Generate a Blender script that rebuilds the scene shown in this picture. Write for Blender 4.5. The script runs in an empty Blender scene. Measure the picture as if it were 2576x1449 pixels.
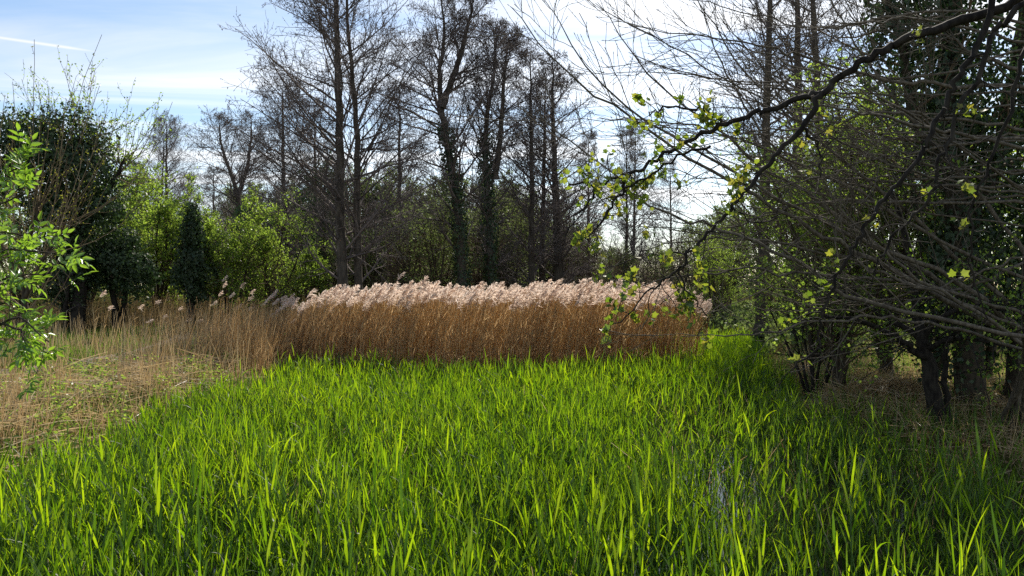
import bpy, math
import numpy as np
from mathutils import Matrix, Vector, Quaternion

sc = bpy.context.scene
R = math.radians
# ------------------------------------------------------------------ camera, sky, sun, exposure
EYE = 2.2
cam = bpy.data.cameras.new('camera'); cam.lens = 28.3; cam.sensor_width = 36; cam.clip_end = 3000; cam.clip_start = 0.05
camo = bpy.data.objects.new('camera', cam); sc.collection.objects.link(camo)
camo.location = (0, 0, EYE); camo.rotation_euler = (R(90), 0, 0); sc.camera = camo

SUN_EL, SUN_AZ = R(42), R(20)          # azimuth measured from +Y (the view) towards +X
w = bpy.data.worlds.new('World'); sc.world = w; w.use_nodes = True
nt = w.node_tree; N = nt.nodes; L = nt.links; N.clear()
def nd(tree, kind, **kw):
    n = tree.nodes.new(kind)
    for k, v in kw.items(): setattr(n, k, v)
    return n
sky = nd(nt, 'ShaderNodeTexSky', sky_type='NISHITA', sun_disc=False, sun_elevation=SUN_EL, sun_rotation=SUN_AZ)
sky.air_density = 1.0; sky.dust_density = .35; sky.ozone_density = 1.1
bg = nd(nt, 'ShaderNodeBackground'); bg.inputs['Strength'].default_value = 0.125
out = nd(nt, 'ShaderNodeOutputWorld'); L.new(bg.outputs[0], out.inputs[0])
tc = nd(nt, 'ShaderNodeTexCoord')
def math_n(tree, op, a, b=None, c=None, clamp=False):
    n = tree.nodes.new('ShaderNodeMath'); n.operation = op; n.use_clamp = clamp
    for i, v in enumerate((a, b, c)):
        if v is None: continue
        if isinstance(v, (int, float)): n.inputs[i].default_value = v
        else: tree.links.new(v, n.inputs[i])
    return n.outputs[0]
sep = nd(nt, 'ShaderNodeSeparateXYZ'); L.new(tc.outputs['Generated'], sep.inputs[0])
zz = math_n(nt, 'MAXIMUM', sep.outputs[2], 0.03)
u = math_n(nt, 'DIVIDE', sep.outputs[0], zz); v = math_n(nt, 'DIVIDE', sep.outputs[1], zz)
comb = nd(nt, 'ShaderNodeCombineXYZ'); L.new(u, comb.inputs[0]); L.new(v, comb.inputs[1])
def cirrus(rot, sx, sy, scale, dist, lo, hi, off):
    mp = nd(nt, 'ShaderNodeMapping'); mp.inputs['Rotation'].default_value = (0, 0, R(rot)); mp.inputs['Scale'].default_value = (sx, sy, 1)
    mp.inputs['Location'].default_value = (off, off * .37, 0)
    L.new(comb.outputs[0], mp.inputs[0])
    nz = nd(nt, 'ShaderNodeTexNoise'); nz.inputs['Scale'].default_value = scale; nz.inputs['Detail'].default_value = 9
    nz.inputs['Roughness'].default_value = .56; nz.inputs['Distortion'].default_value = dist
    L.new(mp.outputs[0], nz.inputs['Vector'])
    rp = nd(nt, 'ShaderNodeMapRange', interpolation_type='SMOOTHSTEP'); L.new(nz.outputs[0], rp.inputs['Value'])
    rp.inputs['From Min'].default_value = lo; rp.inputs['From Max'].default_value = hi
    return rp.outputs[0]
c1 = cirrus(-34, .24, .8, 1.0, .9, .36, .70, 3.1)
c2 = cirrus(-46, .34, 1.4, 1.4, 1.1, .48, .80, 9.7)
cl = math_n(nt, 'MAXIMUM', c1, math_n(nt, 'MULTIPLY', c2, .75))
# one vapour trail, a straight soft line at cloud height
ax, ay, bx_, by_ = -2.35, 3.01, -1.68, 3.46
dx, dy = bx_ - ax, by_ - ay; ln = math.hypot(dx, dy); dx /= ln; dy /= ln
ru = math_n(nt, 'SUBTRACT', u, ax); rv = math_n(nt, 'SUBTRACT', v, ay)
along = math_n(nt, 'ADD', math_n(nt, 'MULTIPLY', ru, dx), math_n(nt, 'MULTIPLY', rv, dy))
side = math_n(nt, 'ABSOLUTE', math_n(nt, 'SUBTRACT', math_n(nt, 'MULTIPLY', ru, dy), math_n(nt, 'MULTIPLY', rv, dx)))
soft = math_n(nt, 'SUBTRACT', 1, math_n(nt, 'DIVIDE', side, .055), clamp=True)
e1 = math_n(nt, 'MULTIPLY', math_n(nt, 'SUBTRACT', ln, along), 5, clamp=True)
e0 = math_n(nt, 'MULTIPLY', math_n(nt, 'ADD', along, 1.2), 1.5, clamp=True)
trail = math_n(nt, 'MULTIPLY', math_n(nt, 'MULTIPLY', soft, e1), e0)
cl = math_n(nt, 'MAXIMUM', cl, math_n(nt, 'MULTIPLY', trail, 1.0))
up = math_n(nt, 'MULTIPLY', sep.outputs[2], 9.0, clamp=True)
cl = math_n(nt, 'MULTIPLY', math_n(nt, 'MULTIPLY', cl, up), .92)
sepc = nd(nt, 'ShaderNodeSeparateColor'); L.new(sky.outputs[0], sepc.inputs[0])
lum = math_n(nt, 'MAXIMUM', sepc.outputs[2], sepc.outputs[0])
lum = math_n(nt, 'MULTIPLY', lum, 1.06)
cc = nd(nt, 'ShaderNodeCombineColor'); L.new(math_n(nt, 'MULTIPLY', lum, .97), cc.inputs[0]); L.new(math_n(nt, 'MULTIPLY', lum, .985), cc.inputs[1]); L.new(lum, cc.inputs[2])
mx = nd(nt, 'ShaderNodeMix', data_type='RGBA'); L.new(cl, mx.inputs[0]); L.new(sky.outputs[0], mx.inputs[6]); L.new(cc.outputs[0], mx.inputs[7])
L.new(mx.outputs[2], bg.inputs['Color'])

sl = bpy.data.lights.new('sun', 'SUN'); sl.energy = 5.0; sl.angle = R(.55); sl.color = (1, .93, .80)
so = bpy.data.objects.new('sun', sl); sc.collection.objects.link(so)
sd = Vector((math.sin(SUN_AZ) * math.cos(SUN_EL), math.cos(SUN_AZ) * math.cos(SUN_EL), math.sin(SUN_EL)))
so.rotation_euler = sd.to_track_quat('Z', 'Y').to_euler()
vs = sc.view_settings; vs.view_transform = 'Standard'; vs.look = 'None'; vs.gamma = 1; vs.use_curve_mapping = False
vs.exposure = 0.35
sc.cycles.max_bounces = 7; sc.cycles.diffuse_bounces = 5; sc.cycles.glossy_bounces = 2; sc.cycles.transmission_bounces = 4
sc.cycles.sample_clamp_indirect = 4; sc.cycles.caustics_reflective = False; sc.cycles.caustics_refractive = False
sc.cycles.use_denoising = False

# ------------------------------------------------------------------ helpers
rng = np.random.default_rng(11)
F = 2022.0
def P(vx, vy, d):                      # plan a point at distance d in front of the viewpoint
    return np.array([(vx - 1288) / F * d, d, EYE + (724 - vy) / F * d])
def unit(a): return a / np.maximum(np.linalg.norm(a, axis=-1, keepdims=True), 1e-9)
def sstep(a, b, x):
    t = np.clip((x - a) / (b - a), 0, 1); return t * t * (3 - 2 * t)
_p = np.random.default_rng(5).uniform(0, 6.28, (40,))
def wob(x, y, s=1.0):                  # smooth cheap noise in -1..1
    x = x * s; y = y * s
    return (np.sin(x * 1.3 + _p[0] + 1.7 * np.sin(y * .7 + _p[1])) + np.sin(y * 1.7 + _p[2] + 1.3 * np.sin(x * .9 + _p[3]))
            + .6 * np.sin(x * 2.9 + y * 2.1 + _p[4]) + .4 * np.sin(x * 5.3 - y * 4.7 + _p[5])) / 3.0
def xl(y): return -4.95 - np.maximum(0, 7 - y) * .5 + .22 * np.sin(y * .9) - .10 * np.maximum(0, y - 16)
def xr(y): return 3.9 + .07 * y + .22 * np.sin(y * .8 + 1) + np.maximum(0, y - 14) * .17
def yfar(x): return np.where(x > 3.5, 27.5, 24.0)
def pond(x, y):                        # >0 inside the pond, metres to its edge
    return np.minimum(np.minimum(x - xl(y), xr(y) - x), np.minimum(yfar(x) - y, y - 2.3))
def PX(y): return -10.75 + .25 * np.sin(y * .35) - .012 * (y - 18) ** 2 * (y < 18)
def notpath0(x, y): return sstep(.6, 1.3, np.abs(x - PX(y)))
def gz(x, y):
    x = np.asarray(x, float); y = np.asarray(y, float)
    s = sstep(.35, -.9, pond(x, y))
    land = .30 + .06 * wob(x, y, .8) + .085 * wob(x, y, 2.7) * sstep(-5.2, -6.2, x) * notpath0(x, y) + .26 * np.exp(-((x + 7.2) / 1.7) ** 2) * sstep(8, 11, y) * sstep(23, 19, y) + .5 * sstep(20, 36, y) + .12 * sstep(-7, -12, x) * sstep(26, 10, y) + .5 * sstep(3, 0, y)
    return -.35 + s * (land + .35)

def scatter(n, x0, x1, y0, y1, test):
    x = rng.uniform(x0, x1, n); y = rng.uniform(y0, y1, n); k = test(x, y); return x[k], y[k]
class MB:
    def __init__(s): s.v = []; s.f = []; s.a = []; s.n = 0
    def add(s, v, f, a):
        s.v.append(v); s.a.append(np.broadcast_to(a, (len(v),)).astype(np.float32)); s.f.append((f + s.n).astype(np.int32)); s.n += len(v)
    def tubes(s, Pn, Rn, S=3, a=None):
        n, M, _ = Pn.shape
        if n == 0: return
        T = np.empty_like(Pn); T[:, 1:-1] = Pn[:, 2:] - Pn[:, :-2]; T[:, 0] = Pn[:, 1] - Pn[:, 0]; T[:, -1] = Pn[:, -1] - Pn[:, -2]; T = unit(T)
        m = np.abs(T.mean(1)); ref = np.zeros((n, 3)); ref[np.arange(n), m.argmin(1)] = 1
        U = unit(np.cross(T, ref[:, None, :])); V = np.cross(T, U)
        th = np.arange(S) * 2 * np.pi / S
        ring = Pn[:, :, None, :] + Rn[:, :, None, None] * (np.cos(th)[:, None] * U[:, :, None, :] + np.sin(th)[:, None] * V[:, :, None, :])
        idx = np.arange(n * M * S).reshape(n, M, S)
        a0 = idx[:, :-1, :]; a1 = np.roll(a0, -1, 2); b0 = idx[:, 1:, :]; b1 = np.roll(b0, -1, 2)
        f = np.stack([a0, a1, b1, b0], -1).reshape(-1, 4)
        if a is None: a = rng.random(n)
        s.add(ring.reshape(-1, 3), f, np.repeat(np.broadcast_to(a, (n,)), M * S))
    def leaves(s, C, D, Nn, l, wd, a, fold=.0):
        D = unit(D); S = unit(np.cross(D, Nn)); U = np.cross(S, D)
        l = np.broadcast_to(l, (len(C),))[:, None]; wd = np.broadcast_to(wd, (len(C),))[:, None]
        v = np.stack([C, C + D * l * .42 + S * wd * .5 + U * wd * fold, C + D * l, C + D * l * .42 - S * wd * .5 + U * wd * fold], 1)
        n = len(C); i = np.arange(n)[:, None] * 4
        if fold: f = np.concatenate([i + [0, 1, 2, 2], i + [0, 2, 3, 3]])
        f = i + np.array([0, 1, 2, 3])
        s.add(v.reshape(-1, 3), f, np.repeat(np.broadcast_to(a, (n,)), 4))
    def blades(s, C, D, Sd, l, wd, a, prof, bend):       # strips: base C, direction D, across Sd, bend vector per blade
        n = len(C); M = len(prof); t = np.linspace(0, 1, M)
        l = np.broadcast_to(l, (n,))[:, None, None]; wd = np.broadcast_to(wd, (n,))[:, None, None]
        c = C[:, None, :] + D[:, None, :] * l * t[None, :, None] + bend[:, None, :] * (t ** 2)[None, :, None]
        h = Sd[:, None, :] * wd * .5 * np.asarray(prof)[None, :, None]
        v = np.stack([c - h, c + h], 2)                   # n,M,2,3
        idx = np.arange(n * M * 2).reshape(n, M, 2)
        f = np.stack([idx[:, :-1, 0], idx[:, :-1, 1], idx[:, 1:, 1], idx[:, 1:, 0]], -1).reshape(-1, 4)
        s.add(v.reshape(-1, 3), f, np.repeat(np.broadcast_to(a, (n,)), M * 2))
    def build(s, name, mat, parent=None, smooth=False, origin=None):
        o = bpy.data.objects.new(name, s.mesh(name, mat, parent if origin is None else None, smooth, origin)); sc.collection.objects.link(o)
        if parent is not None: o.parent = parent
        elif origin is not None: o.location = origin
        return o
    def mesh(s, name, mat, parent=None, smooth=False, origin=None):
        v = np.concatenate(s.v) if s.v else np.zeros((0, 3))
        if parent is not None: v = v - np.array(root_loc(parent))
        if origin is not None: v = v - np.array(origin)
        tris = [f for f in s.f if f.shape[1] == 3]; quads = [f for f in s.f if f.shape[1] == 4]
        lp = np.concatenate([f.ravel() for f in quads + tris]) if s.f else np.zeros(0, np.int32)
        tot = np.concatenate([np.full(len(f), f.shape[1], np.int32) for f in quads + tris]) if s.f else np.zeros(0, np.int32)
        me = bpy.data.meshes.new(name); me.vertices.add(len(v)); me.vertices.foreach_set('co', v.astype(np.float32).ravel())
        me.loops.add(len(lp)); me.loops.foreach_set('vertex_index', lp)
        me.polygons.add(len(tot)); me.polygons.foreach_set('loop_start', np.concatenate([[0], np.cumsum(tot)[:-1]]).astype(np.int32)); me.polygons.foreach_set('loop_total', tot)
        if smooth: me.polygons.foreach_set('use_smooth', np.ones(len(tot), bool))
        at = me.attributes.new('rnd', 'FLOAT', 'POINT'); at.data.foreach_set('value', np.concatenate(s.a))
        me.materials.append(mat); me.update(); me.validate()
        return me
def root_loc(o):
    l = Vector(o.location)
    while o.parent is not None: o = o.parent; l += Vector(o.location)
    return l
def tag(o, label=None, cat=None, group=None, kind=None):
    for k, v in (('label', label), ('category', cat), ('group', group), ('kind', kind)):
        if v: o[k] = v
    return o
def thing(name, loc, label, cat, group=None):
    o = bpy.data.objects.new(name, None); sc.collection.objects.link(o); o.location = loc; o.empty_display_size = .1
    return tag(o, label, cat, group)
KIDS = {}
def copy_tree(o, parent=None):
    c = o.copy(); sc.collection.objects.link(c); c.parent = parent
    ks = KIDS.get(o.name)
    if ks is None: ks = KIDS[o.name] = list(o.children)
    for ch in ks: copy_tree(ch, c)
    return c
def place(o, loc, rz=0, s=1.0, label=None, cat=None, group=None, tilt=(0, 0)):
    o.location = loc; o.rotation_euler = (tilt[0], tilt[1], rz); o.scale = s if hasattr(s, '__len__') else (s, s, s)
    for k in ('label', 'category', 'group'):
        if k in o: del o[k]
    return tag(o, label, cat, group)
def mesh_obj(name, me, parent=None):
    o = bpy.data.objects.new(name, me); sc.collection.objects.link(o); o.parent = parent; return o

def path_from(pts, M, wig=0.0, r=None):
    pts = np.asarray(pts, float); n = len(pts); r = r or rng
    t = np.linspace(0, n - 1, M); i = np.clip(np.floor(t).astype(int), 0, n - 2); f = (t - i)[:, None]
    p0 = pts[np.maximum(i - 1, 0)]; p1 = pts[i]; p2 = pts[i + 1]; p3 = pts[np.minimum(i + 2, n - 1)]
    q = .5 * (2 * p1 + (p2 - p0) * f + (2 * p0 - 5 * p1 + 4 * p2 - p3) * f ** 2 + (3 * p1 - p0 - 3 * p2 + p3) * f ** 3)
    if wig: q[1:] += r.normal(0, wig, (M - 1, 3))
    return q
def grow(Pp, Rp, n, t0, t1, ang, asd, Lf, M, trop, wig, rr, rtip, flat=1.0, r=None, rmax=None):
    r = r or rng; K, Mp, _ = Pp.shape
    t = t0 + (t1 - t0) * ((np.arange(n)[None] + r.random((K, n))) / n)
    f = t * (Mp - 1); i = np.clip(np.floor(f).astype(int), 0, Mp - 2); fr = (f - i)[..., None]; k = np.arange(K)[:, None]
    A = Pp[k, i]; B = Pp[k, i + 1]; base = A * (1 - fr) + B * fr; T = unit(B - A)
    rb = Rp[k, i] * (1 - fr[..., 0]) + Rp[k, i + 1] * fr[..., 0]
    rv = r.normal(size=base.shape); rv[..., 2] *= flat; pr = unit(rv - (rv * T).sum(-1, keepdims=True) * T)
    a = (ang + asd * r.normal(size=t.shape))[..., None]
    d = unit(np.cos(a) * T + np.sin(a) * pr)
    Ln = Lf(t) * (.65 + .7 * r.random(t.shape))
    d = d.reshape(-1, 3); p = base.reshape(-1, 3); Ln = Ln.reshape(-1, 1); rb = rb.reshape(-1)
    out = np.empty((len(p), M, 3)); out[:, 0] = p
    for m in range(1, M):
        d = unit(d + wig * r.normal(size=d.shape) + np.array([0, 0, trop])); p = p + d * Ln / (M - 1); out[:, m] = p
    r0 = np.maximum(rb * rr, rtip)
    if rmax: r0 = np.minimum(r0, rmax)
    rad = r0[:, None] + (rtip - r0)[:, None] * (np.linspace(0, 1, M) ** .8)[None]
    return out, rad
def pts_on(Pn, n, t0=.15, t1=1.0, r=None):
    r = r or rng; K, M, _ = Pn.shape; t = t0 + (t1 - t0) * r.random((K, n)); f = t * (M - 1); i = np.clip(f.astype(int), 0, M - 2); fr = (f - i)[..., None]; k = np.arange(K)[:, None]
    q = Pn[k, i] * (1 - fr) + Pn[k, i + 1] * fr; T = unit(Pn[k, i + 1] - Pn[k, i])
    return q.reshape(-1, 3), T.reshape(-1, 3)

# ------------------------------------------------------------------ materials
def ramp_attr(t, c1, c2, c3=None, noise=None):
    at = nd(t, 'ShaderNodeAttribute', attribute_name='rnd')
    rp = nd(t, 'ShaderNodeValToRGB'); t.links.new(at.outputs['Fac'], rp.inputs[0])
    rp.color_ramp.elements[0].color = (*c1, 1); rp.color_ramp.elements[1].color = (*(c3 or c2), 1)
    if c3: e = rp.color_ramp.elements.new(.55); e.color = (*c2, 1)
    return rp.outputs[0]
def leaf_mat(name, c1, c2, t1, t2, trans=.5, gloss=.05, rough=.35, c3=None, t3=None):
    m = bpy.data.materials.new(name); m.use_nodes = True; t = m.node_tree; t.nodes.clear()
    o = nd(t, 'ShaderNodeOutputMaterial'); d = nd(t, 'ShaderNodeBsdfDiffuse'); tr = nd(t, 'ShaderNodeBsdfTranslucent'); g = nd(t, 'ShaderNodeBsdfGlossy')
    g.inputs['Roughness'].default_value = rough
    t.links.new(ramp_attr(t, c1, c2, c3), d.inputs[0]); t.links.new(ramp_attr(t, t1, t2, t3), tr.inputs[0])
    m1 = nd(t, 'ShaderNodeMixShader'); m1.inputs[0].default_value = trans; t.links.new(d.outputs[0], m1.inputs[1]); t.links.new(tr.outputs[0], m1.inputs[2])
    m2 = nd(t, 'ShaderNodeMixShader'); m2.inputs[0].default_value = gloss; t.links.new(m1.outputs[0], m2.inputs[1]); t.links.new(g.outputs[0], m2.inputs[2])
    t.links.new(m2.outputs[0], o.inputs[0]); return m
def bark_mat(name, c1, c2, scale=14, c3=None, bump=.4):
    m = bpy.data.materials.new(name); m.use_nodes = True; t = m.node_tree; b = t.nodes['Principled BSDF']
    b.inputs['Roughness'].default_value = .88; b.inputs['Specular IOR Level'].default_value = .2
    tcn = nd(t, 'ShaderNodeTexCoord'); nz = nd(t, 'ShaderNodeTexNoise'); nz.inputs['Scale'].default_value = scale; nz.inputs['Detail'].default_value = 6
    mp = nd(t, 'ShaderNodeMapping'); mp.inputs['Scale'].default_value = (1, 1, .35); t.links.new(tcn.outputs['Object'], mp.inputs[0]); t.links.new(mp.outputs[0], nz.inputs['Vector'])
    rp = nd(t, 'ShaderNodeValToRGB'); rp.color_ramp.elements[0].position = .35; rp.color_ramp.elements[1].position = .68
    rp.color_ramp.elements[0].color = (*c1, 1); rp.color_ramp.elements[1].color = (*c2, 1)
    if c3: e = rp.color_ramp.elements.new(.78); e.color = (*c3, 1)
    t.links.new(nz.outputs[0], rp.inputs[0]); t.links.new(rp.outputs[0], b.inputs['Base Color'])
    bp = nd(t, 'ShaderNodeBump'); bp.inputs['Strength'].default_value = bump; bp.inputs['Distance'].default_value = .02; t.links.new(nz.outputs[0], bp.inputs['Height']); t.links.new(bp.outputs[0], b.inputs['Normal'])
    return m
def twig_mat(name, c1, c2):
    m = bpy.data.materials.new(name); m.use_nodes = True; t = m.node_tree; b = t.nodes['Principled BSDF']
    b.inputs['Roughness'].default_value = .8; b.inputs['Specular IOR Level'].default_value = .2
    t.links.new(ramp_attr(t, c1, c2), b.inputs['Base Color']); return m
Mt = {}
Mt['reed'] = leaf_mat('green_reed_leaf', (.016, .045, .009), (.032, .08, .012), (.045, .14, .004), (.26, .46, .007), .55, .03, .45, c3=(.065, .12, .014), t3=(.60, .80, .010))
Mt['reed_stem'] = leaf_mat('green_reed_stem', (.05, .10, .015), (.09, .16, .03), (.2, .4, .03), (.3, .5, .05), .35, .06)
Mt['dry'] = leaf_mat('dry_reed_stem', (.44, .30, .16), (.64, .49, .29), (.62, .41, .19), (.84, .64, .36), .5, .01)
Mt['dryleaf'] = leaf_mat('dry_reed_leaf', (.44, .29, .15), (.64, .48, .28), (.66, .42, .19), (.86, .64, .35), .55, .01)
Mt['plume'] = leaf_mat('reed_plume', (.52, .40, .32), (.78, .66, .57), (.78, .60, .48), (.97, .85, .75), .6, .0)
Mt['straw'] = leaf_mat('straw', (.17, .105, .048), (.50, .37, .21), (.40, .25, .10), (.62, .45, .23), .45, .03, c3=(.60, .50, .36), t3=(.55, .45, .28))
Mt['grass'] = leaf_mat('short_grass', (.04, .09, .012), (.09, .16, .025), (.16, .34, .02), (.34, .52, .05), .5, .03)
Mt['ivy'] = leaf_mat('ivy_leaf', (.024, .046, .020), (.06, .095, .04), (.03, .07, .015), (.07, .13, .03), .25, .035, .5)
Mt['hawthorn'] = leaf_mat('young_leaf', (.06, .11, .018), (.12, .19, .035), (.24, .42, .04), (.52, .68, .09), .55, .03)
Mt['dull'] = leaf_mat('dull_leaf', (.055, .08, .03), (.11, .15, .05), (.14, .22, .05), (.32, .40, .12), .45, .03)
Mt['elder'] = leaf_mat('elder_leaf', (.06, .14, .015), (.11, .22, .025), (.24, .46, .03), (.42, .66, .05), .5, .08, .3)
Mt['maple'] = leaf_mat('maple_leaf', (.05, .09, .012), (.09, .14, .02), (.16, .27, .02), (.36, .46, .04), .5, .04, c3=(.12, .12, .03), t3=(.48, .44, .05))
Mt['alder'] = bark_mat('alder_bark', (.050, .040, .032), (.13, .108, .085), 9, (.19, .175, .15))
Mt['twig'] = twig_mat('alder_twig', (.095, .078, .074), (.21, .17, .155))
Mt['browntwig'] = twig_mat('brown_twig', (.09, .062, .042), (.23, .16, .105))
Mt['shoot'] = twig_mat('pale_shoot', (.12, .085, .05), (.30, .23, .14))
Mt['sallow'] = bark_mat('sallow_bark', (.075, .060, .045), (.19, .16, .12), 22, (.22, .23, .14))
Mt['darkbark'] = bark_mat('dark_bark', (.014, .011, .010), (.05, .042, .034), 24, (.07, .065, .05))
Mt['ivybark'] = bark_mat('brown_bark', (.035, .026, .018), (.10, .08, .055), 16)  # mottled brown bark shared by shrubs, thicket trees, pollard and elder

def ground_mat():
    m = bpy.data.materials.new('bank_soil'); m.use_nodes = True; t = m.node_tree; b = t.nodes['Principled BSDF']; b.inputs['Roughness'].default_value = .95; b.inputs['Specular IOR Level'].default_value = 0
    tcn = nd(t, 'ShaderNodeTexCoord'); n1 = nd(t, 'ShaderNodeTexNoise'); n1.inputs['Scale'].default_value = .55; n1.inputs['Detail'].default_value = 8; t.links.new(tcn.outputs['Object'], n1.inputs['Vector'])
    n2 = nd(t, 'ShaderNodeTexNoise'); n2.inputs['Scale'].default_value = 22; n2.inputs['Detail'].default_value = 5; t.links.new(tcn.outputs['Object'], n2.inputs['Vector'])
    r1 = nd(t, 'ShaderNodeValToRGB'); e = r1.color_ramp.elements; e[0].position = .38; e[0].color = (.075, .055, .030, 1); e[1].position = .62; e[1].color = (.05, .085, .02, 1); t.links.new(n1.outputs[0], r1.inputs[0])
    r2 = nd(t, 'ShaderNodeValToRGB'); e = r2.color_ramp.elements; e[0].position = .3; e[0].color = (.45, .4, .35, 1); e[1].position = .75; e[1].color = (1.5, 1.35, 1.1, 1); t.links.new(n2.outputs[0], r2.inputs[0])
    mm = nd(t, 'ShaderNodeMix', data_type='RGBA', blend_type='MULTIPLY'); mm.inputs[0].default_value = 1; t.links.new(r1.outputs[0], mm.inputs[6]); t.links.new(r2.outputs[0], mm.inputs[7]); t.links.new(mm.outputs[2], b.inputs['Base Color'])
    bp = nd(t, 'ShaderNodeBump'); bp.inputs['Strength'].default_value = .6; bp.inputs['Distance'].default_value = .04; t.links.new(n2.outputs[0], bp.inputs['Height']); t.links.new(bp.outputs[0], b.inputs['Normal'])
    return m
def path_mat():
    m = bpy.data.materials.new('trodden_earth'); m.use_nodes = True; t = m.node_tree; b = t.nodes['Principled BSDF']; b.inputs['Roughness'].default_value = .95
    tcn = nd(t, 'ShaderNodeTexCoord'); n2 = nd(t, 'ShaderNodeTexNoise'); n2.inputs['Scale'].default_value = 9; n2.inputs['Detail'].default_value = 8; t.links.new(tcn.outputs['Object'], n2.inputs['Vector'])
    r2 = nd(t, 'ShaderNodeValToRGB'); e = r2.color_ramp.elements; e[0].position = .3; e[0].color = (.17, .135, .10, 1); e[1].position = .7; e[1].color = (.33, .28, .22, 1); t.links.new(n2.outputs[0], r2.inputs[0]); t.links.new(r2.outputs[0], b.inputs['Base Color'])
    bp = nd(t, 'ShaderNodeBump'); bp.inputs['Strength'].default_value = .5; bp.inputs['Distance'].default_value = .03; t.links.new(n2.outputs[0], bp.inputs['Height']); t.links.new(bp.outputs[0], b.inputs['Normal'])
    return m
def water_mat():
    m = bpy.data.materials.new('pond_water'); m.use_nodes = True; t = m.node_tree; b = t.nodes['Principled BSDF']
    b.inputs['Base Color'].default_value = (.012, .011, .007, 1); b.inputs['Roughness'].default_value = .04; b.inputs['IOR'].default_value = 1.33
    tcn = nd(t, 'ShaderNodeTexCoord'); n2 = nd(t, 'ShaderNodeTexNoise'); n2.inputs['Scale'].default_value = 7; n2.inputs['Detail'].default_value = 3; t.links.new(tcn.outputs['Object'], n2.inputs['Vector'])
    bp = nd(t, 'ShaderNodeBump'); bp.inputs['Strength'].default_value = .12; bp.inputs['Distance'].default_value = .02; t.links.new(n2.outputs[0], bp.inputs['Height']); t.links.new(bp.outputs[0], b.inputs['Normal'])
    return m

# ------------------------------------------------------------------ the setting: ground, water, path
xs = np.concatenate([np.linspace(-700, -36, 12), np.linspace(-34, 34, 171), np.linspace(36, 700, 12)])
ys = np.concatenate([np.linspace(-300, -6, 6), np.linspace(-5, 62, 168), np.linspace(66, 1200, 12)])
gx, gy = np.meshgrid(xs, ys); zg = gz(gx, gy)
mb = MB(); idx = np.arange(gx.size).reshape(gx.shape)
mb.add(np.stack([gx, gy, zg], -1).reshape(-1, 3), np.stack([idx[:-1, :-1], idx[:-1, 1:], idx[1:, 1:], idx[1:, :-1]], -1).reshape(-1, 4), 0.5)
tag(mb.build('ground', ground_mat(), smooth=True), kind='structure')
mb = MB(); wx, wy = np.meshgrid(np.linspace(-13, 13, 14), np.linspace(1.5, 29, 14)); idx = np.arange(wx.size).reshape(wx.shape)
mb.add(np.stack([wx, wy, 0 * wx], -1).reshape(-1, 3), np.stack([idx[:-1, :-1], idx[:-1, 1:], idx[1:, 1:], idx[1:, :-1]], -1).reshape(-1, 4), 0.5)
tag(mb.build('water', water_mat()), kind='structure')
mb = MB(); yy = np.linspace(2, 34, 90); off = np.linspace(-.62, .62, 7)
pxx = PX(yy)[:, None] + off[None] * (1 + .12 * np.sin(yy * 2.1))[:, None]; pyy = np.repeat(yy[:, None], 7, 1)
idx = np.arange(pxx.size).reshape(pxx.shape)
mb.add(np.stack([pxx, pyy, gz(pxx, pyy) + .022], -1).reshape(-1, 3), np.stack([idx[:-1, :-1], idx[:-1, 1:], idx[1:, 1:], idx[1:, :-1]], -1).reshape(-1, 4), 0.5)
tag(mb.build('path', path_mat(), smooth=True), kind='structure')

# ------------------------------------------------------------------ alders
def alder_parts(seed, H, trunks, r0, wood_pts=None, spread=1.0, nb=64, low=.13, lean=.0, dens=.98):
    """trunks: list of control-point lists relative to the base. Gives (trunk MB, crown MB)."""
    r = np.random.default_rng(seed); tm, cm = MB(), MB()
    for k, tp in enumerate(trunks):
        q = path_from(tp, 22, .018, r); M = len(q); s = np.linspace(0, 1, M)
        rad = r0 * (1 - .25 * k) * (1 - s) ** .85 * (1 + .55 * np.exp(-s * 40)) + .012
        tm.tubes(q[None], rad[None], 9)
        Hk = q[-1, 2] - q[0, 2]
        kb = max(8, int(nb * (Hk / H) ** .8)); prof = lambda t: H * .235 * (.55 + .45 * Hk / H) * spread * (np.clip((1.04 - t) / .62, .10, 1) ** .72) * (.62 + .38 * sstep(low, low + .2, t))
        b1, r1 = grow(q[None], rad[None], kb, low if k == 0 else .12, .985, R(54), R(9), prof, 8, .030, .085, .34, .008, flat=.35, r=r, rmax=.055)
        cm.tubes(b1, r1, 4)
        l1 = np.linalg.norm(b1[:, -1] - b1[:, 0], axis=1)
        def lf2(t, l1=l1): return (l1[:, None] * .46 * (1.08 - t * .8) + .12)
        b2, r2 = grow(b1, r1, int(13 * dens), .16, .98, R(44), R(12), lf2, 5, .035, .13, .55, .0055, flat=.75, r=r, rmax=.02)
        cm.tubes(b2, r2, 3)
        l2 = np.linalg.norm(b2[:, -1] - b2[:, 0], axis=1)
        def lf3(t, l2=l2): return (l2[:, None] * .40 * (1.1 - t * .7) + .10)
        b3, r3 = grow(b2, r2, int(7 * dens), .18, 1.0, R(42), R(14), lf3, 3, .05, .18, .7, .0045, r=r, rmax=.008)
        cm.tubes(b3, r3, 3)
        # cones and catkins: small dark spindles hung on the twigs
        c, T = pts_on(b3, 2, .35, 1, r); m = r.random(len(c)) < .55; c = c[m]; n = len(c)
        d = unit(np.stack([r.normal(0, .3, n), r.normal(0, .3, n), -np.ones(n)], -1)); ll = r.uniform(.03, .075, n)[:, None]
        q2 = np.stack([c, c + d * ll * .5, c + d * ll], 1); rr = np.stack([np.full(n, .003), np.full(n, .013), np.full(n, .003)], 1)
        cm.tubes(q2, rr, 3)
    return tm, cm
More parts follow.
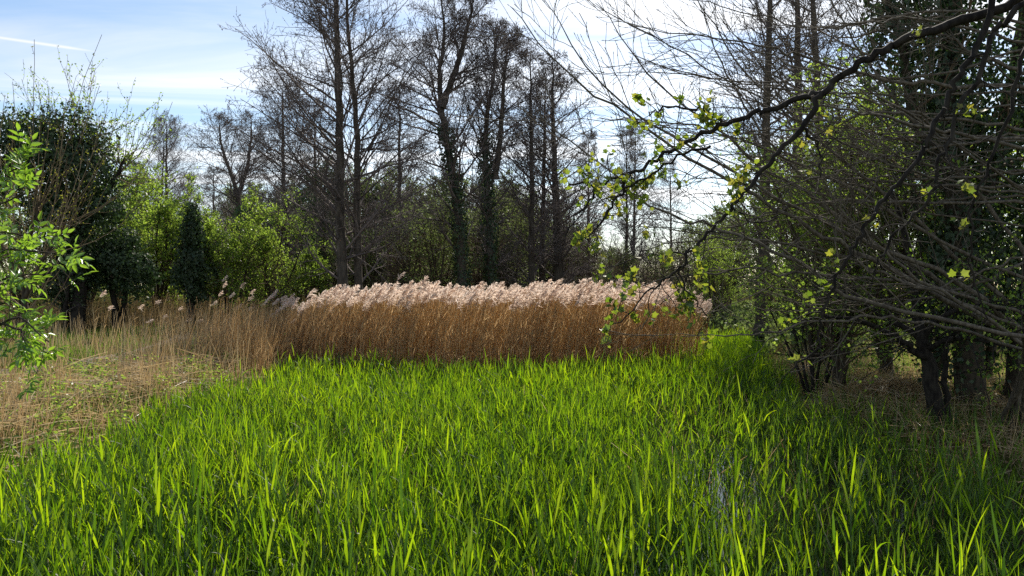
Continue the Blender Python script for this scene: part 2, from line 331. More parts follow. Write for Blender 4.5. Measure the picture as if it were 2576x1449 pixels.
def ivy_column(r, q, rad, n, spread, t0, t1, lsize=(.05, .11)):
    m = MB(); M = len(q); t = t0 + (t1 - t0) * r.random(n); f = t * (M - 1); i = np.clip(f.astype(int), 0, M - 2); fr = (f - i)[:, None]
    c = q[i] * (1 - fr) + q[i + 1] * fr; th = r.uniform(0, 6.283, n)
    rr = (np.interp(t, np.linspace(0, 1, M), rad) + spread * (.35 + .65 * r.random(n) ** .7) * (.75 + .5 * np.sin(t * 31 + th * 2) * .6))
    dr = np.stack([np.cos(th), np.sin(th), r.normal(0, .25, n)], -1); c = c + dr * rr[:, None]
    nn = unit(dr + r.normal(0, .45, (n, 3)) + [0, 0, .3]); d = unit(np.cross(nn, r.normal(size=(n, 3))) + [0, 0, -.6])
    m.leaves(c, d, nn, r.uniform(*lsize, n), r.uniform(*lsize, n) * .95, r.random(n)); return m
def blob_leaves(m, r, n, c, rad, lsize, shell=.55, drop=.3, bump=.22):
    d = unit(r.normal(size=(n, 3))); k = (shell + (1 - shell) * r.random(n) ** .6); sp = unit(r.normal(size=(14, 3))); nr = (d @ sp.T).max(1); k = k * (1 + .45 * np.clip((nr - .9) / .1, 0, 1) * r.random(n)) * (1 - .35 * ((d @ -sp[:5].T).max(1) > .93))
    ph = _p[6:12]
    bl = 1 + bump * (np.sin(d[:, 0] * 5 + ph[0] + c[0]) + np.sin(d[:, 1] * 6 + ph[1] + c[1]) + np.sin(d[:, 2] * 5.5 + ph[2] + d[:, 0] * 3)) * .6 + .10 * np.sin(d[:, 0] * 17 + d[:, 2] * 14 + ph[3])
    p = np.asarray(c) + d * np.asarray(rad) * (k * bl)[:, None]
    nn = unit(d + r.normal(0, .55, (n, 3))); dd = unit(np.cross(nn, r.normal(size=(n, 3))) + [0, 0, -drop])
    m.leaves(p, dd, nn, r.uniform(*lsize, n), r.uniform(*lsize, n) * .8, r.random(n))
def alder(name, base, seed, H, label, group=None, r0=.2, trunks=None, ivy=None, **kw):
    b = np.array([base[0], base[1], float(gz(base[0], base[1])) - .05])
    o = thing(name, b, label, 'tree', group)
    r = np.random.default_rng(seed + 7)
    if trunks is None:
        lx, ly = r.normal(0, .02 * H, 2)
        trunks = [[(0, 0, 0), (lx * .3, ly * .3, H * .35), (lx * .7 + r.normal(0, .08), ly * .7, H * .7), (lx, ly, H)]]
    trunks = [[np.array(p) + b for p in t] for t in trunks]
    tm, cm = alder_parts(seed, H, trunks, r0, **kw)
    tm.build('trunk', Mt['alder'], o, True); cm.build('crown', Mt['twig'], o)
    if ivy:
        q = path_from(trunks[0], 22, 0, r); ivy_column(r, q, np.full(22, r0 * .8), ivy[0], ivy[1], 0.0, ivy[2], (.06, .13)).build('ivy', Mt['ivy'], o)
    return o
GA = 'bare alders behind the reed stand'
# twin-stemmed giant left of centre
b0 = P(862, 740, 27); twin = alder('alder_tree', b0[:2], 101, 14.5, 'tallest bare alder, twin straight trunks rising past the top of the picture behind the plumes', GA, .19,
    trunks=[[(0, 0, 0), (-.05, 0, 4), (-.12, 0, 8), (-.25, 0, 12), (-.3, 0, 14.6)], [(.52, .4, 0), (.42, .4, 4), (.42, .3, 7), (.15, .2, 10.5), (.05, .1, 13.8)]], nb=74, spread=1.12)
b0 = P(1170, 730, 30); alder('alder_tree', b0[:2], 102, 12.6, 'bare alder with curved leaning trunk that forks high, ivy at its foot', GA, .18,
    trunks=[[(0, 0, 0), (-.25, 0, 4.2), (-.75, 0, 7.4), (-.95, 0, 9.2), (-.75, 0, 11), (-.9, 0, 12.6)], [(-.86, 0, 8.3), (-.35, .2, 9.8), (.1, .2, 11.4), (.35, .2, 12.6)]], ivy=(2600, .30, .42), nb=60, spread=1.05)
b0 = P(1237, 730, 31.5); alder('alder_tree', b0[:2], 103, 11.9, 'bare alder with ivy-wrapped dark trunk just beside the curved leaning one', GA, .16,
    trunks=[[(0, 0, 0), (-.1, 0, 4), (-.25, 0, 7.5), (.1, 0, 10), (.2, 0, 11.9)], [(.15, .1, 5.8), (.4, .1, 8), (.5, .1, 10), (.7, .1, 11.4)]], ivy=(3000, .26, .5), nb=56)
b0 = P(1338, 730, 33); A4 = alder('alder_tree', b0[:2], 104, 11.0, 'slim bare alder with straight trunk, first of the close pair left of the sky gap', GA, .15, nb=60, spread=1.0)
b0 = P(1408, 730, 34); alder('alder_tree', b0[:2], 105, 11.2, 'stout straight bare alder trunk nearest to the bright sky gap', GA, .22, nb=60, spread=1.0)
b0 = P(600, 700, 46); alder('alder_tree', b0[:2], 106, 11.6, 'bare alder with an open rounded top standing apart behind the bright shrubs', GA, .2,
    trunks=[[(0, 0, 0), (0, 0, 5), (-.1, 0, 7), (-.9, 0, 9.4), (-1.1, 0, 11)], [(-.05, 0, 6.6), (.5, .3, 8.8), (.7, .3, 11.2)]], spread=1.15, nb=50, low=.25)
b0 = P(722, 720, 40); alder('alder_tree', b0[:2], 107, 11.5, 'bare alder filling the gap between the open-topped alder and the tallest twin', GA, .17, spread=1.2, nb=64)
# more of the same kind, copies with parts
def alder_copy(src, vx, d, s, rz, label, group=GA, tilt=(0, 0)):
    o = copy_tree(src); b = P(vx, 724, d); z = float(gz(b[0], b[1])) - .05
    return place(o, (b[0], b[1], z), rz, s, label, 'tree', group, tilt)
alder_copy(A4, 1362, 35, .95, 2.1, 'slim bare alder with straight trunk, second of the close pair left of the sky gap')
alder_copy(A4, 1008, 38, 1.0, 4.0, 'bare alder half hidden behind the right side of the tallest twin')
alder_copy(A4, 800, 42, 1.02, 5.2, 'bare alder half hidden behind the left side of the tallest twin')
GB = 'tall bare trees behind the tangle on the east bank'
b0 = P(1912, 730, 28.4); A6 = alder('alder_tree', b0[:2], 108, 15.5, 'tall straight trunk behind the tangle, westernmost of the three against the sky', GB, .21, nb=46, spread=.9, dens=.8, low=.2)
alder_copy(A6, 2012, 28.8, 1.05, 2.6, 'tall straight trunk behind the tangle, middle one of the three against the sky', GB)
alder_copy(A6, 2082, 27.5, 1.0, 3.7, 'tall straight trunk behind the tangle, easternmost of the three against the sky', GB)
alder_copy(A6, 2330, 31, .95, .7, 'tall bare tree mostly hidden behind the ivy-clad tree', GB)
GF = 'slender bare trees in the sky gap'
for vx, d, s, rz, lab in ((1575, 44, .9, 0.4, 'slender bare tree in the bright sky gap, western one of the two'), (1592, 47, .98, 1.9, 'slender bare tree in the bright sky gap, eastern one of the two'),
                          (1480, 43, .88, 3.3, 'slender bare tree at the western edge of the bright sky gap'), (1690, 50, .85, 5.0, 'slender bare tree at the eastern edge of the bright sky gap')):
    alder_copy(A4, vx, d, (s * .8, s * .8, s), rz, lab, GF)
GD = 'far bare trees on the skyline'
for vx, d, s, rz, lab in ((345, 78, 1.22, 1.0, 'far bare tree on the skyline beside the great ivy-clad tree'), (418, 84, 1.36, 2.2, 'far bare tree with a round head, middle one of the skyline group'),
                          (470, 80, 1.15, 3.1, 'far bare tree on the skyline nearest to the open-topped alder'), (540, 72, 1.1, 4.1, 'far bare tree behind the open-topped alder')):
    alder_copy(twin if vx == 418 else A4, vx, d, (s * 1.1 if vx != 418 else s * .95, s * 1.1 if vx != 418 else s * .95, s if vx != 418 else s * .95), rz, lab, GD)

# ------------------------------------------------------------------ shrubs
def shrub(name, seed, H, W, nst, leafn, lsize, lmat, tmat, label, cat='shrub', upright=.06, n2=9, n3=6, ang=30, ivyblob=None, base=(0, 0, 0), trunk_r=.05, clear=.12, group=None, stuffname='foliage', n4=0, twm=None):
    r = np.random.default_rng(seed); o = thing(name, base, label, cat, group); b = np.array(base, float)
    th = r.uniform(0, 6.283, nst); st = []
    for k in range(nst):
        h = H * r.uniform(.6, 1); s = W * r.uniform(.2, .55)
        e = np.array([math.cos(th[k]) * s, math.sin(th[k]) * s, h])
        st.append(path_from([b + [r.normal(0, .06), r.normal(0, .06), -.05], b + e * [.35, .35, .4] + r.normal(0, .06, 3), b + e * [.75, .75, .75] + r.normal(0, .1, 3), b + e], 9, .02, r))
    q = np.array(st); rad = trunk_r * (1 - np.linspace(0, 1, 9)) ** .8 * np.ones((nst, 1)) + .008
    tm = MB(); tm.tubes(q, rad, 6); cm = MB()
    l0 = H * .42
    b1, r1 = grow(q, rad, n2, clear, .97, R(48), R(14), lambda t: l0 * (1.1 - t * .75) * W / H * 1.5, 6, upright, .12, .5, .006, r=r, rmax=.03); cm.tubes(b1, r1, 3)
    l1 = np.linalg.norm(b1[:, -1] - b1[:, 0], axis=1)
    b2, r2 = grow(b1, r1, n3, .15, 1, R(42), R(15), lambda t: l1[:, None] * .5 * (1.1 - t * .6) + .08, 4, upright, .16, .6, .0045, r=r, rmax=.010); cm.tubes(b2, r2, 3)
    if n4:
        l2 = np.linalg.norm(b2[:, -1] - b2[:, 0], axis=1)
        b3, r3 = grow(b2, r2, n4, .15, 1, R(42), R(16), lambda t: l2[:, None] * .5 * (1.1 - t * .5) + .08, 3, upright, .18, .7, .0045, r=r, rmax=.007); cm.tubes(b3, r3, 3); b2 = b3
    tm.build('trunk' if cat == 'tree' else 'stems', tmat, o, True); cm.build('crown', twm or Mt['browntwig'] if tmat is not Mt['darkbark'] else Mt['twig'], o)
    if leafn:
        lm = MB(); c, T = pts_on(b2, leafn, .1, 1, r); n = len(c); c = c + r.normal(0, .035, (n, 3))
        d = unit(T * .5 + r.normal(size=(n, 3)) * .8 + [0, 0, .1]); nn = r.normal(size=(n, 3)) + [0, 0, .5]
        # clumps: leaf tone follows the spray it sits on
        tone = np.repeat(r.random(len(b2)), leafn) * .6 + r.random(n) * .4
        lm.leaves(c, d, nn, r.uniform(*lsize, n), r.uniform(*lsize, n) * .7, tone); lm.build(stuffname, lmat, o)
    if ivyblob:
        im = MB()
        for (c, rd, n) in ivyblob: blob_leaves(im, r, n, b + np.array(c), rd, (.07, .14))
        im.build('ivy', Mt['ivy'], o)
    return o
def put(src, vx, d, s, rz, label, cat='shrub', group=None, first=False, z0=None):
    o = src if first else copy_tree(src); b = P(vx, 724, d)
    return place(o, (b[0], b[1], float(gz(b[0], b[1])) - .02 if z0 is None else z0), rz, s, label, cat, group)
SG = shrub('green_shrub', 201, 4.0, 2.2, 7, 4, (.06, .12), Mt['hawthorn'], Mt['ivybark'], '', n4=5)
SG2 = shrub('green_shrub', 202, 5.2, 3.0, 6, 4, (.06, .12), Mt['hawthorn'], Mt['ivybark'], '', n2=11, n4=5)
SD = shrub('shrub', 203, 5.0, 2.6, 7, 3, (.06, .11), Mt['dull'], Mt['ivybark'], '', n2=10, n3=7, n4=4)
SB = shrub('bare_shrub', 204, 4.6, 2.6, 9, 1, (.03, .06), Mt['dull'], Mt['ivybark'], '', n2=11, n3=8)
GG = 'bright green shrubs beyond the bank'
for k, (src, vx, d, s, rz, lab) in enumerate((
    (SG, 575, 31, 1.0, .3, 'bright yellow-green shrub right beside the dark columnar ivy bush'),
    (SG2, 690, 32, .92, 1.2, 'bright green shrub with visible thin trunks between columnar ivy bush and twin alder'),
    (SG, 770, 33, .78, 2.0, 'low green shrub at the foot of the twin alder, west side'),
    (SG, 640, 35, 1.05, 5.0, 'green shrub tucked behind the two brightest shrubs'),
    (SG2, 300, 38, 1.35, 3.3, 'tall pale green shrub below the skyline trees, beside the great ivy-clad tree'),
    (SG2, 430, 40, 1.15, 4.4, 'pale green shrub straight below the round-headed far tree'),
    (SG2, 215, 33, 1.1, 5.1, 'green shrub filling in below the great ivy-clad tree'),
    (SG, 395, 35, 1.25, 2.2, 'green shrub between the dark ivy bushes, thin trunk showing'),
    (SG2, 60, 31, 1.0, .9, 'green shrub behind the pale shoots at the western edge'))):
    put(src, vx, d, s, rz, lab, group=GG, first=(k < 2))
GW = 'shrubs in the wood behind the plumes'
ws = [(1105, 31, .95, .2, 'sage green shrub with pale leaves beside the curved leaning alder'), (1050, 34, 1.1, 1.1, 'dull green shrub between twin alder and curved alder'), (930, 36, .9, 2.0, 'dull green shrub directly behind the twin trunks'),
      (1290, 37, 1.05, 2.9, 'dull green shrub between ivy-wrapped alder and the slim pair'), (840, 37, .9, 3.8, 'dull green shrub west of the twin trunks'), (1180, 40, 1.2, 4.7, 'dull green shrub deep in the wood behind the leaning alder'), (1390, 42, 1.1, 5.5, 'dull green shrub deep in the wood behind the slim pair'),
      (500, 47, 1.25, .7, 'dull green shrub behind the columnar ivy bush'), (1000, 45, 1.5, 1.3, 'tall dull shrub deep in the wood right of the twin'), (700, 49, 1.3, 2.4, 'dull shrub below the bare alder left of the twin'), (1560, 43, .7, 3.1, 'low dull shrub under the sky gap'), (1680, 40, .75, 4.4, 'low dull shrub under the east end of the sky gap'), (1820, 36, 1.0, 5.1, 'dull shrub behind the east end of the reed stand'),
      (1260, 50, 1.55, 2.2, 'tall dull shrub in the deepest part of the wood'), (780, 52, 1.5, 5.9, 'tall dull shrub deep behind the twin alder on its west')]
for k, (vx, d, s, rz, lab) in enumerate(ws): put(SD, vx, d, s, rz, lab, group=GW, first=(k == 0))
GT = 'bare brown shrubs in the wood'
for k, (vx, d, s, rz, lab) in enumerate(((1000, 32, .8, 0, 'bare brown shrub right of the twin trunks at plume height'), (1210, 34, .85, 1, 'bare reddish brown shrub in front of the ivy-wrapped alder'), (1470, 36, .8, 2, 'bare brown shrub east of the stout alder'), (1540, 33, .62, 3, 'bare brown shrub under the sky gap, behind the plumes'),
      (1640, 31, .62, 4, 'bare brown shrub behind the east end of the plumes'), (1300, 46, 1.25, 5, 'bare brown shrub deep behind the slim pair of alders'), (1120, 48, 1.4, 1.5, 'bare brown shrub deep behind the leaning alder'), (880, 44, 1.3, 2.6, 'bare brown shrub deep behind the twin alder'), (560, 52, 1.3, 3.6, 'bare brown shrub below the open-topped alder'), (1740, 34, .8, 5.2, 'bare brown shrub between plumes and east bank'), (660, 44, 1.1, .4, 'bare brown shrub behind the bright shrubs'), (1420, 50, 1.4, 4.4, 'bare brown shrub deep behind the stout alder'))):
    put(SB, vx, d, s, rz, lab, group=GT, first=(k == 0))
GK = 'thicket trees deep in the wood'; LK1 = 'brown leafless thicket tree deep in the wood behind the alders'; LK2 = 'thicket tree just coming into dull green leaf deep in the wood behind the alders'
K1 = shrub('thicket_tree', 231, 7.5, 3.4, 7, 0, (.06, .1), Mt['dull'], Mt['ivybark'], '', cat='tree', n2=11, n3=8, n4=6, trunk_r=.07, twm=Mt['twig'])
K2 = shrub('thicket_tree', 232, 7.0, 3.4, 6, 3, (.08, .15), Mt['dull'], Mt['ivybark'], '', cat='tree', n2=11, n3=8, n4=5, trunk_r=.07)
rk = np.random.default_rng(77); u1 = u2 = True
for vx, d, s, g in ((520, 54, 1.05, 0), (580, 60, 1.2, 1), (640, 56, 1.15, 0), (700, 62, 1.3, 1), (745, 54, 1.2, 0), (800, 60, 1.3, 0), (850, 48, 1.1, 1), (905, 56, 1.3, 0), (950, 46, 1.12, 1), (1000, 54, 1.25, 0), (1045, 47, 1.1, 1), (1090, 58, 1.3, 0), (1140, 46, 1.1, 0), (1190, 54, 1.25, 1), (1235, 45, 1.0, 0), (1285, 52, 1.15, 1), (1330, 45, .95, 0), (1380, 54, 1.1, 1), (1430, 46, .85, 0), (1480, 52, .75, 1), (1660, 48, .6, 0), (1760, 44, .7, 1), (1830, 40, .75, 1), (1560, 56, .6, 1), (1600, 62, .75, 0), (1520, 58, .8, 0), (1650, 57, .7, 0), (980, 40, .85, 0), (1070, 38, .8, 0), (1270, 40, .85, 1), (760, 45, .9, 1), (470, 58, .9, 1), (1930, 38, .75, 1), (1800, 55, .7, 1)):
    src = K2 if g else K1; first = u2 if g else u1
    if g: u2 = False
    else: u1 = False
    put(src, vx, d, s, float(rk.uniform(0, 6.28)), LK2 if g else LK1, 'tree', GK, first=first)
# the dark ivy bushes on the west bank
def base_at(vx, d): b = P(vx, 724, d); return (b[0], b[1], float(gz(b[0], b[1])) - .03)
bb = base_at(300, 30); shrub('ivy_bush', 211, 3.4, 2.2, 3, 2, (.05, .1), Mt['dull'], Mt['darkbark'], 'dark spreading ivy-covered bush with forked trunks showing beneath', n2=7, clear=.45, base=bb, trunk_r=.13,
      ivyblob=[((-.1, 0, 2.5), (1.3, 1.0, .95), 4200), ((.85, -.2, 2.1), (.85, .7, .85), 2400), ((-1.0, .1, 2.6), (.95, .7, .9), 2300), ((.1, 0, 3.3), (.9, .7, .6), 1500)])
bb = base_at(175, 29); shrub('ivy_bush', 212, 3.2, 1.6, 4, 2, (.05, .1), Mt['dull'], Mt['darkbark'], 'dark ragged ivy bush half behind the elder leaves', n2=8, clear=.3, base=bb, trunk_r=.09,
      ivyblob=[((0, 0, 2.2), (1.0, .7, .95), 2400), ((-.5, .1, 1.9), (.8, .6, .8), 1500), ((.3, 0, 3.0), (.7, .5, .7), 1000)])
bb = base_at(485, 30); shrub('ivy_bush', 213, 4.6, .8, 2, 1, (.05, .1), Mt['dull'], Mt['darkbark'], 'dark columnar ivy-covered bush with a Y-forked trunk', n2=6, clear=.3, base=bb, trunk_r=.11,
      ivyblob=[((.1, 0, 2.5), (.68, .6, 1.0), 3600), ((.05, 0, 3.5), (.46, .45, .8), 1700), ((0, 0, 4.3), (.25, .25, .55), 600), ((-.35, 0, 2.1), (.5, .5, .6), 1000), ((.15, 0, 1.5), (.4, .4, .5), 600)])
bb = base_at(650, 44); shrub('ivy_tree', 214, 7.0, 1.4, 2, 1, (.05, .1), Mt['dull'], Mt['darkbark'], 'dark ivy-smothered tree in the wood above the bright shrubs', cat='tree', n2=8, clear=.3, base=bb, trunk_r=.16,
      ivyblob=[((-.2, 0, 4.9), (1.2, 1.1, 1.5), 3200), ((.4, 0, 3.6), (1.1, 1.0, 1.4), 2500), ((.5, 0, 2.2), (.9, .8, 1.2), 1600)])
bb = base_at(800, 38); shrub('ivy_tree', 215, 8.0, 1.6, 2, 1, (.05, .1), Mt['dull'], Mt['darkbark'], 'dark ivy-smothered tree just behind the twin alder on its west side', cat='tree', n2=8, clear=.3, base=bb, trunk_r=.16,
      ivyblob=[((.3, 0, 6.3), (1.3, 1.1, 1.6), 2800), ((.2, 0, 4.4), (1.1, 1.0, 1.6), 2600), ((-.2, 0, 2.6), (.9, .9, 1.3), 1500)])
bb = base_at(1110, 42); shrub('holly_tree', 216, 8.4, 2.4, 4, 4, (.08, .15), Mt['dull'], Mt['ivybark'], 'green-leaved tree in the wood between the twin alder and the leaning alder', cat='tree', n2=11, n3=7, clear=.2, base=bb, trunk_r=.12)

# great ivy-clad tree, west
bb = np.array(base_at(195, 29)); o = thing('ivy_tree', bb, 'great ivy-clad tree with leafy shoots bursting from its crown, western skyline', 'tree')
r = np.random.default_rng(301); tm, cm, im, lm = MB(), MB(), MB(), MB()
limbs = [[(0, 0, 0), (.15, 0, 2.2), (-.1, 0, 4), (-.8, 0, 6.0), (-1.2, 0, 7.6)], [(.05, 0, 3.2), (.7, .1, 4.6), (1.3, .1, 5.6), (1.7, .1, 6.4)], [(-.2, 0, 4.3), (-1.4, .2, 5.2), (-2.4, .2, 6.4)], [(.1, 0, 3.8), (.1, -.3, 5.4), (.3, -.3, 7.2)]]
q = np.array([path_from([np.array(p) + bb for p in l], 14, .03, r) for l in limbs]); rad = np.array([.26, .13, .13, .13])[:, None] * (1 - np.linspace(0, 1, 14)) ** .7 + .015
tm.tubes(q, rad, 8); tm.build('trunk', Mt['darkbark'], o, True)
for c, rd, n in (((-1.0, 0, 6.4), (2.0, 1.5, 1.9), 10500), ((-2.6, 0, 6.4), (1.4, 1.2, 1.6), 4200), ((.1, 0, 5.8), (1.4, 1.2, 1.7), 5600), ((-.7, 0, 4.1), (1.4, 1.2, 1.2), 3800), ((.9, .1, 4.5), (.9, .8, .7), 1700), ((.1, 0, 2.8), (.5, .5, 1.2), 1300)):
    blob_leaves(im, r, n, bb + np.array(c), rd, (.08, .15), .5)
im.build('ivy', Mt['ivy'], o)
b1, r1 = grow(q, rad, 14, .55, 1, R(40), R(16), lambda t: 2.1 + 0 * t, 8, .10, .10, .4, .007, r=r, rmax=.03); cm.tubes(b1, r1, 3)
b2, r2 = grow(b1, r1, 8, .2, 1, R(36), R(12), lambda t: .75 + 0 * t, 5, .08, .12, .6, .005, r=r, rmax=.01); cm.tubes(b2, r2, 3); cm.build('crown', Mt['browntwig'], o)
c, T = pts_on(b2, 6, .1, 1, r); n = len(c); lm.leaves(c + r.normal(0, .03, (n, 3)), unit(T * .6 + r.normal(size=(n, 3)) * .7), r.normal(size=(n, 3)), r.uniform(.06, .11, n), r.uniform(.04, .07, n), r.random(n)); lm.build('foliage', Mt['hawthorn'], o)
# pollard with pale brown shoots in front of it
bb = np.array(base_at(62, 21)); o = thing('pollard_ash', bb, 'pollarded tree with many pale upright shoots in front of the great ivy tree', 'tree')
r = np.random.default_rng(302); tm, cm, lm = MB(), MB(), MB()
q = np.array([path_from([bb, bb + [.02, 0, 1.4], bb + [-.1, 0, 2.6]], 14, .015, r), path_from([bb + [.0, 0, 1.6], bb + [.5, 0, 2.6], bb + [1.1, 0, 3.6]], 14, .02, r), path_from([bb + [-.05, 0, 2.2], bb + [-.5, 0, 2.9], bb + [-.9, .1, 3.4]], 14, .02, r), path_from([bb + [-.1, 0, 2.5], bb + [.2, 0, 3.4], bb + [.45, 0, 4.2]], 14, .02, r)])
rad = np.array([.12, .07, .07, .07])[:, None] * (1 - .55 * np.linspace(0, 1, 14)); tm.tubes(q, rad, 7); tm.build('trunk', Mt['ivybark'], o, True)
b1, r1 = grow(q, rad, 15, .25, 1, R(38), R(18), lambda t: 2.9 + .8 * t, 9, .16, .05, .3, .006, r=r, rmax=.022); cm.tubes(b1, r1, 4)
b2, r2 = grow(b1, r1, 7, .15, .95, R(34), R(12), lambda t: .62 * (1.2 - t), 5, .14, .09, .5, .0045, r=r, rmax=.008); cm.tubes(b2, r2, 3); cm.build('crown', Mt['shoot'], o)
c, T = pts_on(np.concatenate([b2]), 4, .1, 1, r); n = len(c); lm.leaves(c, unit(T * .7 + r.normal(size=(n, 3)) * .6), r.normal(size=(n, 3)), r.uniform(.025, .06, n), r.uniform(.02, .04, n), .5 + .5 * r.random(n)); lm.build('foliage', Mt['maple'], o)

# ------------------------------------------------------------------ dry reed stand with plumes
def in_stand(x, y):
    return ((x + .95) / 5.65) ** 2 + ((y - 20.3) / 2.75) ** 2
n = 27000; sx = rng.uniform(-7.0, 5.2, n); sy = rng.uniform(17, 23.5, n); e = in_stand(sx, sy) + .13 * wob(sx, sy, 2.1) + .10 * np.abs(rng.normal(0, 1, n))
k = (e < 1) & (rng.random(n) < .50); sx, sy, e = sx[k], sy[k], e[k]; n = len(sx)
def stand_h(x, y): return (1.95 + .05 * wob(x, y, 1.1)) * (1 - .26 * sstep(-4.2, -6.6, x)) * (1 - .16 * sstep(3.2, 4.8, x)) * (1 + .018 * np.sin(x * 2.3 + y) + .018 * np.sin(x * 5.1))
hh = stand_h(sx, sy) * rng.normal(.99, .055, n); lean = np.stack([.16 + rng.normal(0, .07, n), rng.normal(0, .06, n)], -1)
bz = np.zeros(n); B = np.stack([sx, sy, bz], -1); Tp = B + np.stack([lean[:, 0] * hh, lean[:, 1] * hh, hh], -1) * [.8, .8, 1]
Md = (B + Tp) / 2 - np.stack([lean[:, 0] * hh * .16, 0 * hh, 0 * hh], -1)
stand = MB(); stand.tubes(np.stack([B, Md, Tp], 1), np.stack([np.full(n, .0055), np.full(n, .0045), np.full(n, .003)], 1), 3, rng.random(n))
def dead_leaves(m, B, Tp, hh, per, lo, hi, ln=(.2, .42)):
    n = len(B); t = rng.uniform(lo, hi, (n, per)); C = (B[:, None] * (1 - t[..., None]) + Tp[:, None] * t[..., None]).reshape(-1, 3); q = len(C)
    th = rng.normal(.2, 1.7, q); d = unit(np.stack([np.cos(th) * .3, np.sin(th) * .3, rng.uniform(.5, 1.4, q)], -1)); s = unit(np.cross(d, rng.normal(size=(q, 3))))
    m.blades(C, d, s, rng.uniform(*ln, q), rng.uniform(.005, .010, q), rng.random(q), [.8, 1, .1], np.stack([rng.normal(.03, .04, q), rng.normal(0, .04, q), -rng.uniform(0, .10, q)], -1))
nf = 1700; fx = -5.2 - np.abs(rng.normal(0, 1.25, nf)); fy = rng.uniform(16.6, 22.5, nf); fh = rng.uniform(.6, 1.6, nf) * (1 - .25 * sstep(-5.5, -9, fx)); fk = (np.abs(fx - PX(fy)) > .8); fx, fy, fh = fx[fk], fy[fk], fh[fk]; nf = len(fx)
FB = np.stack([fx, fy, np.maximum(gz(fx, fy), 0) - .03], -1); FT = FB + np.stack([fh * rng.normal(.12, .13, nf), fh * rng.normal(0, .12, nf), fh], -1)
stand.tubes(np.stack([FB, (FB + FT) / 2, FT], 1), np.stack([np.full(nf, .005), np.full(nf, .0042), np.full(nf, .003)], 1), 3, .4 + .6 * rng.random(nf))
o = stand.build('dry_reeds', Mt['dry']); tag(o, 'tall stand of dry brown reed stems across the middle of the pond', 'reeds', kind='stuff')
dl = MB(); dead_leaves(dl, B, Tp, hh, 2, .06, .86); dead_leaves(dl, FB, FT, fh, 2, .1, .8); x = dl.build('leaves', Mt['dryleaf'], o)
def plume(m, C, D, L_, r, n=46):
    """feathery nodding heads at points C, directions D, lengths L_ (all at once)"""
    K = len(C); t = np.tile(np.linspace(0, 1, n) ** .9, (K, 1)) + r.normal(0, .02, (K, n)); side = np.array([1.0, .1, 0])
    sag = -(t ** 2) * .35
    base = C[:, None] + D[:, None] * (L_[:, None] * t)[..., None] * .85 + np.stack([t * .34, 0 * t, sag * .45], -1) * L_[:, None, None]
    d = unit(D[:, None] * .75 + r.normal(0, .42, (K, n, 3)) + np.stack([.45 + 0 * t, 0 * t, -.30 * t], -1))
    ln = (L_[:, None] * .40 * (1.05 - .75 * t) * r.uniform(.6, 1.25, (K, n)) + .02).reshape(-1)
    b = base.reshape(-1, 3); d = d.reshape(-1, 3); s = unit(np.cross(d, r.normal(size=d.shape)))
    bend = np.stack([np.abs(r.normal(0, .3, len(b))) * ln, 0 * ln, -ln * r.uniform(.0, .4, len(b))], -1)
    m.blades(b, d, s, ln, r.uniform(.010, .022, len(b)), np.repeat(r.random(K), n) * .5 + r.random(K * n) * .5, [.5, 1, .15], bend)
top = unit(Tp - Md); pk = rng.random(n) < .095 - .085 * sstep(-3.6, -5.4, sx)
Lp = rng.uniform(.22, .36, n)
pl = MB(); plume(pl, Tp[pk], top[pk], Lp[pk], rng, 40); pl.build('plumes', Mt['plume'], o)
# the plumed reeds that stand out singly
def make_dry(seed, h):
    r = np.random.default_rng(seed); o = thing('dry_reed', (0, 0, 0), 'x', 'reed')
    q = np.array([[[0, 0, -.05], [.02, 0, h * .3], [.05, .01, h * .65], [.13 + .03 * h, .02, h]]]); m = MB(); m.tubes(q, np.array([[.0055, .005, .0045, .003]]), 5); m.build('stem', Mt['dry'], o, True)
    m = MB(); plume(m, q[:, -1], unit(q[:, -1] - q[:, -2]), np.array([.36]), r, 64); m.build('plume', Mt['plume'], o)
    for j in range(3):
        m = MB(); t = r.uniform(.3, .8); c = np.array([[.05 * t, .01, h * t]]); th = r.uniform(0, 6.28); d = unit(np.array([[math.cos(th) * .5, math.sin(th) * .5, .8]]))
        m.blades(c, d, unit(np.cross(d, r.normal(size=(1, 3)))), np.array([.35]), np.array([.014]), r.random(1), [.8, 1, .7, .1], np.array([[.05, 0, -.12]])); m.build('leaf', Mt['dryleaf'], o)
    return o
DP = [make_dry(400 + i, 2.2) for i in range(4)]; used = [False] * 4
def put_dry(x, y, h, rz, label, group, lean=0.0):
    i = int(rng.integers(4)); o = DP[i] if not used[i] else copy_tree(DP[i]); used[i] = True
    z = max(float(gz(x, y)), 0) - .02; k = h / 2.2
    place(o, (x, y, z), rz, (min(1.15, max(.8, k)) , min(1.15, max(.8, k)), k), label, 'reed', group, (0, lean))
GP = 'plumed reeds along the front and crest of the tall stand'; c0 = 0
LP_ = 'tall dry reed with a pale feathery plume in the brown stand across the pond'
while c0 < 250:
    x = float(rng.uniform(-6.4, 4.7)); y = float(rng.uniform(17.4, 21.5)); e = float(in_stand(x, y))
    if not (.35 < e < 1.03 and y < 20.8) or (x < -4.4 and rng.random() < .6): continue
    put_dry(x, y, float(stand_h(np.array(x), np.array(y)) * rng.normal(.99, .055)), float(rng.normal(0, .35)), LP_, GP, float(rng.normal(.02, .03))); c0 += 1
GL = 'thin plumed reeds scattered west of the tall stand'; LL = 'thin dry reed with a small pale plume, standing scattered on the west bank'
